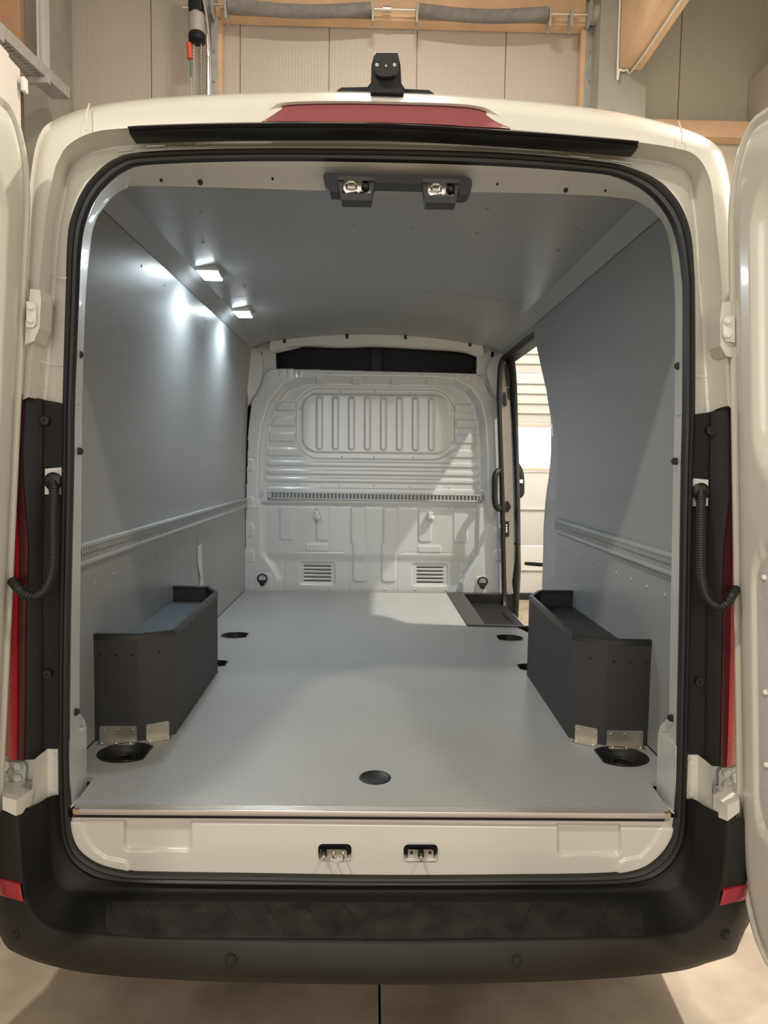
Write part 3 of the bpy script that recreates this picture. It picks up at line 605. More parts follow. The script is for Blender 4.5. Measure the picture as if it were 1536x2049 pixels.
for s in (-1, 1):
    segs = ((1.985, 3.60), (3.604, 4.88)) if s < 0 else ((1.985, 4.70), (4.704, 4.88))
    for a_, b_ in segs:
        ys = np.linspace(a_, b_, 6)
        ux = lambda y: np.interp(y, [4.6, 4.9], [.80, .72])
        rows = [[np.array([s*(.862-.0*k), y, 2.309]) for y in ys], [np.array([s*(.862*(1-t)+ux(y)*t), y, 2.312+.05*t]) for t in (.6,) for y in ys], [np.array([s*(ux(y)-.004), y, 2.360]) for y in ys]]
        sheet('cove_panel', rows, PANEL, lambda p: np.array([0, 0, .006]))
    # backing behind the joints keeps the seams dark
    M().box(s*.925, s*.935, 1.99, 4.93 if s < 0 else 3.40, .56, 2.34).build('seam_backing', HOLE, van, smooth=0)
for a_, b_ in ((1.97, 3.640), (3.645, 4.93)):
    rows = []
    for y in np.linspace(a_, b_, 6):
        e = float(np.interp(y, [4.6, 4.9], [.795, .72])); rows.append([np.array([e*q, y, 2.357+.063*(1-q*q)-.0*y]) for q in np.linspace(-1, 1, 15)])
    sheet('ceiling_panel', rows, PANELC, lambda p: np.array([0, 0, .006]))
M().box(-.9, .9, 1.99, 4.95, 2.44, 2.45).build('roof_backing', HOLE, van, smooth=0)
# screws and rivets, real heads, joined per panel group
def heads(name, pts, nrm, r=.006, m=GREYP, parent=van):
    mm = M()
    for p in pts: mm.lathe(p, nrm(p), [(0, r), (r*.35, r*.8), (r*.5, r*.3)], 8)
    return mm.build(name, m, parent, smooth=60, kind='stuff')
pl = []
for z in (1.30, 1.50, 1.72, 1.92, 2.1, 2.24):
    for dy in (-.045, .05): pl.append(PX(*proj([-xw(z), 3.59+dy, z]), -xw(z)))
pl += [np.array([-xw(2.24), y, 2.24]) for y in (2.3, 2.62, 2.9, 3.2, 3.9, 4.2, 4.5, 4.75)]
heads('wall_screws', pl, lambda p: (1, 0, 0), .005)
heads('wall_screws', [np.array([xw(z), y, z]) for z in (2.2, 1.8, 1.4) for y in (2.3, 2.8, 3.3)][:9], lambda p: (-1, 0, 0), .004)
heads('rivets', [np.array([-.905, y, 1.14]) for y in np.arange(2.25, 4.9, .165)] + [np.array([-.905, y, .86-.0*y]) for y in (2.6, 2.95, 3.75, 3.95, 4.3)], lambda p: (1, 0, 0), .0085)
heads('rivets', [np.array([.905, y, 1.14]) for y in np.arange(2.15, 3.45, .145)], lambda p: (-1, 0, 0), .0085)
cs = []
for (x, y) in [(402,415),(406,471),(517,463),(572,464),(705,461),(822,465),(975,423),(1155,442),(954,470),(1116,487),(490,565),(648,634),(793,635),(876,638),(1027,594),(573,575)]:
    q = PZ(x, y, 2.40); e = .79; q[2] = 2.357+.063*(1-min(1, (q[0]/e)**2))-.001; cs.append(q)
heads('ceiling_screws', cs, lambda p: (0, 0, -1), .006)
# perforated lashing rails
def lash_rail(y0, y1, s, zc, parent=van, x=.905):
    h = .034; o = M()
    o.box(s*x, s*(x-.004), y0, y1, zc-h, zc+h)
    o.box(s*x, s*(x-.018), y0, y1, zc+h*.55, zc+h, .004).box(s*x, s*(x-.018), y0, y1, zc-h, zc-h*.55, .004).box(s*x, s*(x-.016), y0, y1, zc-h*.07, zc+h*.07)
    r = o.build('lashing_rail', GREYP, parent, smooth=30)
    mm = M(); y = y0
    while y < y1-.01: mm.box(s*x, s*(x-.016), y, y+.008, zc-h*.56, zc+h*.56); y += .0185
    mm.build('rail_perforation', GREYP, r, smooth=0, kind='stuff')
    M().box(s*(x-.0041), s*(x-.0046), y0, y1, zc-h*.54, zc+h*.54).build('rail_back', HOLE, r, smooth=0)
    M().box(s*x, s*(x-.019), y1-.004, y1+.02, zc-h, zc+h, .006).build('end_cap', GREYP, r)
lash_rail(1.99, 4.88, -1, 1.245); lash_rail(1.99, 3.43, 1, 1.245)
# white slot strap on the left wall
q0, q1 = PX(393, 1090, -.9), PX(401, 1175, -.9)
M().prism([np.array([-.9035, 3.575, 1.095]), np.array([-.9035, 3.64, 1.10]), np.array([-.9035, 3.66, .98]), np.array([-.9035, 3.68, .90]), np.array([-.9035, 3.70, .85]), np.array([-.9035, 3.60, .85]), np.array([-.9035, 3.63, .92]), np.array([-.9035, 3.575, 1.0])], (.004, 0, 0)).build('belt_slot', WHITEI, lp, smooth=0)

# ---- floor board with edge profile, lashing cups, plug, step well
FZ = .62
fpoly = [(-.793, 1.812), (-.806, 1.975), (-.905, 1.975), (-.905, 4.905), (.528, 4.905), (.540, 3.915), (.815, 3.905), (.862, 3.74), (.905, 3.60), (.905, 1.975), (.808, 1.975), (.797, 1.812)]
cups = [((-.772, 2.147), .086, -1), ((.784, 2.149), .086, 1), ((-.718, 3.633), .078, -1), ((.72, 3.646), .078, 1), ((-.705, 3.122), .055, -1), ((.705, 3.118), .055, 1)]
bm = bmesh.new()
vs = [bm.verts.new((x, y, FZ)) for x, y in fpoly]; edges = [bm.edges.new((vs[i], vs[(i+1) % len(vs)])) for i in range(len(vs))]
for (cx, cy), r, s in cups:
    pts = [(cx+r*math.cos(a_), cy+r*.86*math.sin(a_)) for a_ in np.linspace(math.radians(40), math.radians(320), 22)] if s > 0 else [(cx-r*math.cos(a_), cy+r*.86*math.sin(a_)) for a_ in np.linspace(math.radians(40), math.radians(320), 22)]
    # the side away from the wall is straight: shape opens toward the van's centre line
    pts = [(2*cx-x, y) for x, y in pts]
    vv = [bm.verts.new((x, y, FZ)) for x, y in pts]; edges += [bm.edges.new((vv[i], vv[(i+1) % len(vv)])) for i in range(len(vv))]
bmesh.ops.triangle_fill(bm, use_beauty=True, use_dissolve=False, edges=edges)
bm.verts.index_update(); topV = np.array([v.co for v in bm.verts]); topF = [[v.index for v in f.verts] for f in bm.faces]
bnd = [[v.index for v in e.verts] for e in bm.edges if len(e.link_faces) == 1]; bm.free()
nb_ = len(topV); V = np.vstack([topV, topV-np.array([0, 0, .014])]); Fc = topF+[[a_, b_, b_+nb_, a_+nb_] for a_, b_ in bnd]
flo = obj('floor_board', V, Fc, [FLOORM], van, smooth=0)
M().box(-.94, .94, 2.0, 3.88, .565, .585).box(-.94, .60, 3.88, 4.93, .565, .585).build('sub_floor', PLY, flo, smooth=0)
pr = M().box(-.783, .788, 1.787, 1.814, .606, .6195)
for y in (1.7935, 1.801, 1.8085): pr.box(-.783, .788, y-.0018, y+.0018, .6195, .6225, .0008)
pr.box(-.783, .788, 1.783, 1.790, .6085, .6225, .0015)
M().box(-.79, .795, 1.803, 1.86, .590, .608).build('gap_shade', HOLE, flo, smooth=0)  # black box painting the shade in the open gap under the edge profile
pr.build('aluminium_edge_profile', ALU, flo, smooth=30)
for x0, x1 in ((-.786, -.768), (.773, .791)): M().box(x0, x1, 1.7825, 1.80, .6085, .6225, .002).build('wooden_end_block', PLY, flo, smooth=0)
for (cx, cy), r, s in cups:
    r2 = r*.98; prf = [(0, r2), (0, r2*.93), (.004, r2*.93), (-.02, r2*.8), (-.03, r2*.4), (-.032, 0)]
    ang = np.linspace(math.radians(40), math.radians(320), 22); sg = -s
    base = [np.array([cx+sg*math.cos(a_), cy+.86*math.sin(a_), 0]) for a_ in ang]
    def rg(rr, z): return [np.array([cx+sg*rr*math.cos(a_), cy+.86*rr*math.sin(a_), z]) for a_ in ang]
    mm = M().loft([rg(r*1.03, FZ+.0005), rg(r*1.02, FZ+.003), rg(r*.95, FZ+.003), rg(r*.92, FZ-.003), rg(r*.8, FZ-.028), rg(r*.3, FZ-.032)], closed=True)
    cu = mm.build('lashing_cup', RUB, flo, smooth=50)
    rr = M().tube([np.array([cx+s*.1*r+.38*r*math.cos(a_), cy+.33*r*math.sin(a_), FZ-.022+.004*math.sin(a_)]) for a_ in np.linspace(0, 2*math.pi, 20, endpoint=False)], .0045, 6, closed=True).build('lashing_ring', RUB, cu)
    M().loft([rg(r*1.035, FZ+.0002), rg(r*1.04, FZ+.0022), rg(r*1.0, FZ+.0035)], closed=True).build('cup_rim', GALV if .06 < r < .08 else RUB, cu)
M().lathe((.006, 1.987, FZ), (0, 0, 1), [(0, .047), (.002, .045), (.0025, .039), (.0015, .038), (.0018, 0)], 32).build('floor_plug', RUB, flo, smooth=50)
# small second mark behind each wheel box
# step well at the side door
well = M()
Wx0, Wx1, Wy0, Wy1, Wz = .64, .985, 3.93, 4.86, .475
rim_o = [(.527, 4.912), (.96, 4.912), (.96, 4.86), (.64, 4.86), (.640, 3.93), (.96, 3.90), (.96, 3.885), (.538, 3.905)]
well.prism([np.array([x, y, FZ+.001]) for x, y in rim_o], (0, 0, .007))
WELL = mat('dark_grey_step_plastic', (.045, .046, .044), .5, bump=.2, bscale=300)
wl = well.build('step_well', WELL, van, smooth=0, label='black plastic step well inside the side door')
M().box(Wx0-.01, Wx0, Wy0, Wy1, Wz, FZ+.004).box(Wx0, Wx1, Wy1-.005, Wy1+.01, Wz, FZ+.004).box(Wx0, Wx1, Wy0-.01, Wy0, Wz, FZ+.0).build('well_wall', BLACKP, wl, smooth=0)
M().box(Wx0, 1.0, Wy0, Wy1, Wz-.01, Wz).build('well_tread', WELL, wl, smooth=0)
for k in range(6):
    x = .67+.028*k; M().box(x, x+.012, Wy0+.05, Wy1-.08, Wz, Wz+.007, .003).build('tread_rib', WELL, wl)
M().box(.90, 1.0, 3.85, 4.88, Wz-.0, Wz+.012, .004).build('sill_plate', PRIM, wl)
M().box(.86, 1.0, 3.62, 3.92, .50, .60, .01).build('sill_corner', BLACKP, wl)
M().box(.93, 1.005, 3.60, 4.95, .30, .47, .02).build('outer_sill', WHITE, van)

# ---- sill end panel below the floor edge (pressed sheet)
us = np.arange(118, 1372, 2.0); vs_ = np.arange(1637, 1776, 2.0); U, Vv = np.meshgrid(us, vs_); Ut = U-0*Vv; Vt = Vv-(U-142)*.0125+0   # tilt of the photograph
H = np.zeros_like(U)
H += -.012*ss(0, 3.5, -rbox(Ut, Vt, 246, 1600, 384, 1703, 14))*ss(0, 3.5, -rbox(Ut, Vt, 246, 1600, 384, 1703, 14))
H += -.012*ss(0, 3.5, -rbox(Ut, Vt, 1114, 1600, 1243, 1700, 14))
sdl = sdpoly(Ut, Vt, [(120,1600),(157,1600),(160,1640),(168,1670),(188,1698),(212,1715),(235,1719),(250,1722),(258,1733),(258,1790),(120,1790)])
H += .005*ss(-3, 1, -sdl)
sdr = sdpoly(Ut, Vt, [(1400,1580),(1337,1590),(1330,1622),(1318,1655),(1300,1680),(1280,1700),(1250,1705),(1240,1712),(1236,1725),(1236,1790),(1400,1790)])
H += .005*ss(-3, 1, -sdr)
H += -.008*ss(1645, 1638, Vt)                      # rolled upper edge
pk = np.minimum(rbox(U, Vv, 636, 1688, 703, 1722, 8), rbox(U, Vv, 807, 1689, 876, 1723, 8))
keepm = (pk > .0) & (sdpoly(U, Vv, [(1376,1500)]+[(x, y) for x, y in Dl if y > 1590]+[(121,1500)]) < -7)
Pg = np.stack([PY(u, v, 1.80) for u, v in zip(U.ravel(), Vv.ravel())]); Pg[:, 1] -= H.ravel()
Vc, Fc = compress(Pg, gridfaces(keepm))
sill = obj('sill_panel', Vc, Fc, WHITE, van, smooth=60)
M().box(-.80, .81, 1.806, 1.87, .582, .588).build('sill_top', WHITE, sill, smooth=0)
for k, (x0, x1, ya, yb) in enumerate(((636, 703, 1688, 1722), (807, 876, 1689, 1723))):
    Z = 1.80; c = [(x0+8, ya), (x1-8, ya), (x1-2.5, ya+2.5), (x1, ya+8), (x1, yb-8), (x1-2.5, yb-2.5), (x1-8, yb), (x0+8, yb), (x0+2.5, yb-2.5), (x0, yb-8), (x0, ya+8), (x0+2.5, ya+2.5)]
    r0 = [PY(x, y, 1.7985) for x, y in c]; cc = sum(r0)/len(r0); r_1 = [cc+(p-cc)*1.07 for p in r0]
    po = M().loft([r_1, [p+np.array([0, -.001, 0]) for p in r0], [p+np.array([0, .035, 0]) for p in r0]], closed=True, cap=False).build('striker_pocket', WHITEI, sill, smooth=0)
    M().prism([p+np.array([0, .030, 0]) for p in r0], (0, .002, 0)).build('pocket_back', HOLE, po, smooth=0)
    if k == 0: pp = [(641,1700),(690,1700),(694,1704),(694,1716),(641,1716)]
    else: pp = [(816,1700),(863,1700),(867,1703),(867,1717),(816,1717)]
    pt = M().prism([PY(x, y, 1.812) for x, y in pp], (0, .004, 0)).build('striker_plate', STEEL, po, smooth=0)
    def pin(x, y0, y1, parent=pt):
        a_, b_ = PY(x, y0, 1.81), PY(x, y1, 1.775); d = b_-a_; L_n = np.linalg.norm(d)
        M().lathe(a_, d, [(0, .008), (L_n*.55, .0085), (L_n*.6, .006)], 12).build('rubber_buffer', RUB, parent)
        M().lathe(a_+d*.6, d, [(0, .0055), (L_n*.3, .005), (L_n*.5, .002)], 12).build('guide_pin', BRIGHT, parent)
    if k == 0:
        pin(648, 1703, 1718)
        for x in (667, 686): M().lathe(PY(x, 1706, 1.811), (0, -1, 0), [(0, .007), (.004, .006), (.006, .003)], 10).build('bolt', STEEL, pt)
        M().tube([PY(667,1708,1.808), PY(666,1712,1.79), PY(667,1720,1.765), PY(671,1724,1.762), PY(682,1724,1.762), PY(687,1720,1.765), PY(687,1712,1.79), PY(686,1708,1.808)], .0025, 8).build('striker_loop', BRIGHT, pt)
    else:
        pin(842, 1703, 1721)
        for x in (823, 860): M().lathe(PY(x, 1706, 1.8115), (0, -1, 0), [(0, .0045), (.0006, .0045)], 10).build('bolt_hole', HOLE, pt)

# ---- wheel arch boxes (bolted fit-out furniture): things of their own
def wheel_box(s, lab):
    P2 = [(.908, 2.235), (.762, 2.238), (.662, 2.298), (.674, 2.995), (.745, 3.13), (.900, 3.13)]
    P2 = [(s*x, y) for x, y in P2]; T = .015; top = .975
    b = empty('wheel_arch_box', (s*.79, 2.69, FZ), lab, 'box', 'wheel arch boxes')
    n = len(P2); ins = []
    for i in range(n):                             # inset polyline by T
        p = np.array(P2[i]); nr = []
        for j in (i-1, i):
            if 0 <= j < n-1:
                e = np.array(P2[j+1])-np.array(P2[j]); e /= np.linalg.norm(e); nn = np.array([-e[1], e[0]])
                if np.dot(nn, np.array([s*.80, 2.7])-p) < 0: nn = -nn
                nr.append(nn)
        m_ = sum(nr); m_ /= np.dot(m_, nr[0]); ins.append(p+m_*T)
    names = ['rear_panel', 'corner_panel', 'side_panel', 'corner_panel', 'front_panel']
    for i in range(n-1):
        q = [P2[i], P2[i+1], ins[i+1], ins[i]]
        M().prism([np.array([x, y, FZ+.001]) for x, y in q], (0, 0, top-FZ-.013)).build(names[i], DARKBOX, b, smooth=0)
    # rounded black edge trim on top
    o_ = [np.array(P2[i])+(np.array(P2[i])-ins[i])*.12 for i in range(n)]; i_ = [ins[i]-(np.array(P2[i])-ins[i])*.12 for i in range(n)]
    z0, z1 = top-.018, top
    def rr(f, z): return [np.array([o_[k][0]*(1-f)+i_[k][0]*f, o_[k][1]*(1-f)+i_[k][1]*f, z]) for k in range(n)]
    M().loft([rr(0, z0), rr(0, z1-.003), rr(.18, z1), rr(.82, z1), rr(1, z1-.003), rr(1, z0)]).build('edge_trim', RIM, b, smooth=30)
    ld = [ins[0], ins[1], ins[2], ins[3], ins[4], ins[5]]
    M().prism([np.array([x, y, .893]) for x, y in ld], (0, 0, .009)).build('lid', DARKBOX if s > 0 else mat('dark_blue_grey_board', (.07, .085, .10), .45, bump=.12, bscale=160, btype='cells'), b, smooth=0)
    # screw plugs
    for (x, y, i) in ([(199,1311,0), (232,1311,0), (265,1311,0), (318,1304,1)] if s < 0 else [(1295,1327,0), (1261,1325,0), (1228,1324,0), (1180,1317,1)]):
        a_ = np.array(P2[i]); e = np.array(P2[i+1]); 
        # intersect view ray with the panel plane
        d = ray(x, y); nn = np.array([-(e-a_)[1], (e-a_)[0], 0]); t = np.dot(nn[:2], a_-CAM[:2])/np.dot(nn, d); p = CAM+d*t
        nn = nn/np.linalg.norm(nn); nn = -nn if nn[1] > 0 else nn
        M().lathe(p, nn, [(-.001, .0055), (.0012, .005), (.0005, .003)], 10).build('screw_plug', HOLE, b)
    # folded steel brackets on the floor
    for (ia, t0, t1, hole) in ((0, .13, .95, 3), (1, .18, .82, 2)):
        a_ = np.array(P2[ia]); e = np.array(P2[ia+1])-a_; L_n = np.linalg.norm(e); u = e/L_n; nn = np.array([-u[1], u[0]])
        if nn[1] > 0: nn = -nn
        s0, s1 = L_n*t0, L_n*t1
        pA, pB = a_+u*s0+nn*.001, a_+u*s1+nn*.001; h = .052; th = .002; D_ = .034
        g = lambda p, off, z: np.array([p[0]+nn[0]*off, p[1]+nn[1]*off, z])
        mm = M().prism([g(pA, 0, FZ+.002), g(pB, 0, FZ+.002), g(pB, 0, FZ+h-.004), g(pB-u*.004, 0, FZ+h), g(pA+u*.004, 0, FZ+h), g(pA, 0, FZ+h-.004)], (nn[0]*th, nn[1]*th, 0))
        mm.prism([g(pA, 0, FZ+.001), g(pB, 0, FZ+.001), g(pB, D_, FZ+.001), g(pA, D_, FZ+.001)], (0, 0, th))
        br = mm.build('bracket', STEEL, b, smooth=0)
        for q in range(hole):
            w_ = (q+.5)/hole; w_ = .12+.76*(q/(hole-1)); p = pA+(pB-pA)*w_
            M().lathe(g(p, th, FZ+.038), (nn[0], nn[1], 0), [(0, .0045), (.0015, .004), (.002, .002)], 8).build('screw', BRIGHT, br)
            M().lathe(g(p, D_*.62, FZ+.003), (0, 0, 1), [(0, .0045), (.0015, .004), (.002, .002)], 8).build('screw', BRIGHT, br)
wheel_box(-1, 'charcoal board box over the left wheel arch with a blue-grey lid')
wheel_box(1, 'charcoal board box over the right wheel arch, near the open side door')

# ---- LED lamps on the ceiling
for (x, y, a_, yy) in ((420, 540, .085, 3.19), (486, 620, .078, 4.02)):
    cxl = PZ(x, y, 2.37)[0]; yy = PZ(x, y, 2.37)[1]
    lo = M().box(cxl-.045, cxl+.045, yy-.078, yy+.078, 2.346, 2.376, .006).build('led_lamp', WPL, van)
    M().box(cxl-.039, cxl+.039, yy-.072, yy+.072, 2.3415, 2.347, .001).build('led_lens', LEDM, lo)
    al = area('led_lamp_light', (cxl+.01, yy, 2.3395), .08, .17, 6.5, (.80, .92, 1.0), (cxl+.25, yy-.1, 1.4)); al.data.spread = math.radians(150)
    
# ---- latch cover on the header
def cv(pts, y0, y1, name, m, parent): return M().prism([PY(x, y, y0) for x, y in pts], (0, y1-y0, 0)).build(name, m, parent, smooth=0)
lc = cv([(646,352),(650,345),(930,351),(943,358),(945,368),(941,385),(932,390),(918,390),(917,372),(907,372),(850,368),(752,366),(745,370),(744,383),(680,384),(660,383),(650,372)], 1.845, 1.90, 'latch_cover', RUB, van)
lc['label'] = 'black plastic latch cover under the roof edge'
for x0, dy in ((684, 0), (853, 5)):
    t = cv([(x0-8,352+dy),(x0+66,354+dy),(x0+66,362+dy),(x0-8,360+dy)], 1.815, 1.86, 'latch_hood', RUB, lc)
    cv([(x0-8,358+dy),(x0+1,358+dy),(x0+1,386+dy),(x0-4,386+dy)], 1.820, 1.86, 'latch_cheek', RUB, lc)
    cv([(x0+57,360+dy),(x0+66,362+dy),(x0+61,388+dy),(x0+56,388+dy)], 1.820, 1.86, 'latch_cheek', RUB, lc)
    cv([(x0-4,386+dy),(x0+61,388+dy),(x0+59,401+dy),(x0-1,400+dy)], 1.820, 1.87, 'latch_tray', RUB, lc)
    pl_ = cv([(x0+2,360+dy),(x0+56,361+dy),(x0+56,386+dy),(x0+50,388+dy),(x0+46,383+dy),(x0+36,382+dy),(x0+33,386+dy),(x0+30,382+dy),(x0+8,386+dy),(x0+3,380+dy)], 1.838, 1.843, 'striker_plate', BRIGHT, lc)
    M().tube([PY(x0+10,376+dy,1.835), PY(x0+10,368+dy,1.815), PY(x0+14,364+dy,1.81), PY(x0+24,364+dy,1.81), PY(x0+28,368+dy,1.815), PY(x0+28,376+dy,1.835)], .0035, 8).build('striker_loop', BRIGHT, pl_)
    M().lathe(PY(x0+47, 376+dy, 1.836), (0, -1, -.2), [(0, .011), (.012, .0105), (.018, .007), (.022, .002)], 14).build('guide_pin', RUB, pl_)
# header details: holes and small raised pads
for (x, y, r) in ((322,360,.004),(400,364,.007),(545,357,.003),(995,368,.003),(1132,380,.006),(1211,381,.003)):
    M().lathe(PY(x, y, 1.893), (0, -1, .1), [(-.004, r), (.001, r), (.0015, r*.8)], 12).build('header_hole', HOLE, van)

# ================================================================== BULKHEAD (pressed sheet)
YB0 = 4.935
us = np.arange(488, 1012, 1.25); vs_ = np.arange(733, 1200, 1.25); U, Vv = np.meshgrid(us, vs_)
Vt = Vv-(U-748)*.0125*1.0                          # undo the photograph's tilt (features are level in the van)
Ut = U
H = np.zeros_like(U)
def press(sd, h, w_=3.): global H; H = H+h*ss(w_*.5, -w_*.5, sd)
dish = [(514,1200),(514,1000),(512,960),(516,900),(523,850),(538,806),(565,772),(600,756),(640,752),(870,752),(912,757),(942,772),(962,800),(972,840),(976,900),(977,960),(966,1010),(965,1110),(935,1150),(925,1200)]
sdd = sdpoly(Ut, Vt, [(514,1007),(516,900),(523,850),(538,806),(565,772),(600,756),(640,752),(870,752),(912,757),(942,772),(962,800),(972,840),(976,900),(977,1007)])
H += -.036*ss(1, -17, sdd)
low = sdpoly(Ut, Vt, [(518,1006),(520,1108),(545,1142),(556,1165),(556,1220),(925,1220),(925,1165),(938,1140),(958,1110),(960,1006)])
H += -.020*ss(1, -10, low)*(Vt > 1006)
press(rbox(Ut, Vt, 592, 778, 910, 919, 46), -.007, 4)
press(rbox(Ut, Vt, 604, 789, 900, 906, 30), .006, 3)
for k in range(8): press(rbox(Ut, Vt, 632.6+32.2*k, 795, 643.6+32.2*k, 900, 5), .006, 3.5)
out_win = ss(0, 4, rbox(Ut, Vt, 590, 776, 912, 921, 46))*ss(-14, -20, sdd)
for a_, b_ in ((806, 823), (837, 854), (868, 885), (899, 914), (925, 934), (942, 951), (958, 966)):
    H += .005*ss(-1.5, 1.5, Vt-a_)*ss(1.5, -1.5, Vt-b_)*out_win
press(rbox(Ut, Vt, 528, 978, 972, 1004, 8), .006, 4)
H += .003*ss(0, 1.2, Vt-1015)*(Vt > 1007)            # overlapping lower sheet
for x0, x1, yb in ((559, 586, 1083), (632, 658, 1084), (838, 864, 1084), (908, 936, 1084)): press(rbox(Ut, Vt, x0, 1000, x1, yb, 6)+0, .006, 4) if False else None
lowm = ss(1015, 1017, Vt)
for x0, x1, yb in ((559, 586, 1083), (632, 658, 1084), (837, 863, 1084), (907, 935, 1084)): H += .006*ss(2, -2, rbox(Ut, Vt, x0, 990, x1, yb, 7))*lowm
for x0, sg in ((702, 1), (767, -1)):
    sh_ = sg*4*ss(1082, 1094, Vt); H += .006*ss(2, -2, rbox(Ut-sh_, Vt, x0, 990, x0+29, 1166, 7))*lowm
for x0 in (611, 836): press(rbox(Ut, Vt, x0, 1091, x0+46, 1105, 3), .004, 2.5)
for x0 in (567, 794):
    H += -.002*ss(2, 0, np.abs(rbox(Ut, Vt, x0, 1106, x0+131, 1300, 16)))
    press(rbox(Ut, Vt, x0+31, 1128, x0+102, 1172, 5), -.006, 3.5)
    for k in range(5): H += -.006*ss(1.5, -.5, rbox(Ut, Vt, x0+40, 1134+7.4*k, x0+94, 1137+7.4*k, 1.2))
H += -.012*ss(1108, 1128, Vt)*ss(1, -6, low)
for v in (925, 999, 1054, 1106): press(rbox(Ut, Vt, 480, v-3, 508, v+22, 7), .004, 3)
for v in (1054, 1100): press(rbox(Ut, Vt, 988, v-3, 1020, v+20, 8), .004, 3)
for x in (640, 712, 790, 862): press(rbox(Ut, Vt, x-9, 757, x+9, 768, 4), .008, 3)      # tabs on the upper rim
for x in (560, 576, 589, 598, 905, 915, 935): H += .003*ss(1.5, 0, np.abs(Ut-x))*ss(756, 752, Vt)*(Vt > 738)
press(rbox(Ut, Vt, 512, 1151, 543, 1230, 5), .004, 3); press(rbox(Ut, Vt, 952, 1151, 985, 1230, 5), .004, 3)
outl = [(489,1200),(492,1000),(497,860),(504,806),(516,790),(523,776),(526,757),(533,747),(541,740),(640,740),(642,742),(760,742),(764,744),(950,745),(960,750),(968,757),(975,775),(981,788),(1001,806),(1008,1000),(1012,1200)]
keepm = sdpoly(Ut, Vt, outl) < 0
Pg = np.stack([PY(u, v, YB0) for u, v in zip(U.ravel(), Vv.ravel())]); Pg[:, 1] -= H.ravel()
Vc, Fc = compress(Pg, gridfaces(keepm))
bulk = obj('bulkhead', Vc, Fc, BULK, van, smooth=60)
bp = lambda x, y, dy=0.: PY(x, y, YB0+dy)
# rolled edge of the bulkhead top hides the sheet edge
M().tube(ringpx([(496,880),(504,810),(514,793),(523,776),(527,757),(533,747),(543,740),(640,741),(760,744),(952,749),(962,754),(970,764),(977,780),(983,792),(1001,812)], YB0-.001, 4), .003, 6).build('bulkhead_edge', BULK, bulk)
# rail on the bulkhead
rl = M(); z0, z1 = bp(750, 1002)[2], bp(750, 987)[2]; xa, xb = bp(535, 990)[0], bp(964, 995)[0]; Yr = YB0-.004
rl.box(xa, xb, Yr-.010, Yr+.02, z1-.008, z1, .002).box(xa, xb, Yr-.010, Yr+.02, z0, z0+.012, .002).box(xa, xa+.02, Yr-.010, Yr+.02, z0, z1, .004).box(xb-.02, xb, Yr-.010, Yr+.02, z0, z1, .004)
rl_o = rl.build('bulkhead_rail', GREYP, bulk, smooth=30)
mm = M(); x = xa+.02
while x < xb-.03: mm.box(x, x+.010, Yr-.008, Yr, z0+.01, z1-.006); x += .026
mm.build('rail_perforation', GREYP, rl_o, smooth=0, kind='stuff')
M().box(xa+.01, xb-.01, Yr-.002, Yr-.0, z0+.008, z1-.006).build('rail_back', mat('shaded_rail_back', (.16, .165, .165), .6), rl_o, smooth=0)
rv = [(597,969),(678,971),(748,972),(820,974),(899,975),(598,1012),(677,1014),(748,1014),(820,1015),(897,1017),(598,1178),(660,1178),(725,1178),(770,1179),(831,1180),(893,1181),(545,746),(661,748),(568,780),(843,751),(934,752),(957,766),(601,818),(684,914),(748,914),(826,915),(682,784),(750,783),(820,786),(905,822),(904,886),(500,940),(500,1005),(499,1060),(498,1114),(993,1068),(993,1121)]
mm = M()
for x, y in rv:
    hh = float(H[int(np.clip((y-733)/1.25, 0, H.shape[0]-1)), int(np.clip((x-488)/1.25, 0, H.shape[1]-1))])
    mm.lathe(bp(x, y, -hh), (0, -1, 0), [(0, .007), (.003, .006), (.005, .002)], 8)
mm.build('bulkhead_rivets', BULK, bulk, smooth=60, kind='stuff')
for x, y in ((634, 1030), (861, 1032)):
    M().lathe(bp(x, y+4, .008), (0, -1, 0), [(0, .03), (.02, .028), (.03, .018), (.034, .004)], 14).box(bp(x, y)[0]-.018, bp(x, y)[0]+.018, YB0-.02, YB0+.01, bp(x, y)[2]-.01, bp(x, y)[2]+.03, .005).build('coat_hook', BULK, bulk)
for x, y in ((525, 1157), (965, 1163)):
    c = bp(x, y, -.004); rg_ = [c+np.array([.032*math.cos(a_), -.012, .030*math.sin(a_)]) for a_ in np.linspace(0, 2*math.pi, 24, endpoint=False)]
    t = M().tube(rg_, .0055, 8, closed=True).build('lashing_ring', RUB, bulk, label='black lashing ring')
    M().prism([c+np.array(q) for q in ((-.028, 0, -.012), (.028, 0, -.012), (.014, 0, -.050), (0, 0, -.054), (-.014, 0, -.050))], (0, -.012, 0)).build('ring_mount', RUB, t, smooth=0)
    M().lathe(c+np.array([0, -.012, -.034]), (0, -1, 0), [(0, .012), (.005, .012), (.006, .006)], 6).build('bolt', RUB, t)
# vent slots: dark slits
mm = M()
for x0 in (607, 832):
    for k in range(5):
        y = 1135.5+7.4*k+(x0-700)*.0125; a_ = bp(x0, y-1.0); b_ = bp(x0+54, y+1.2)
        mm.box(a_[0], b_[0], YB0+.037, YB0+.040, b_[2], a_[2])
mm.build('vent_slits', HOLE, bulk, smooth=0)
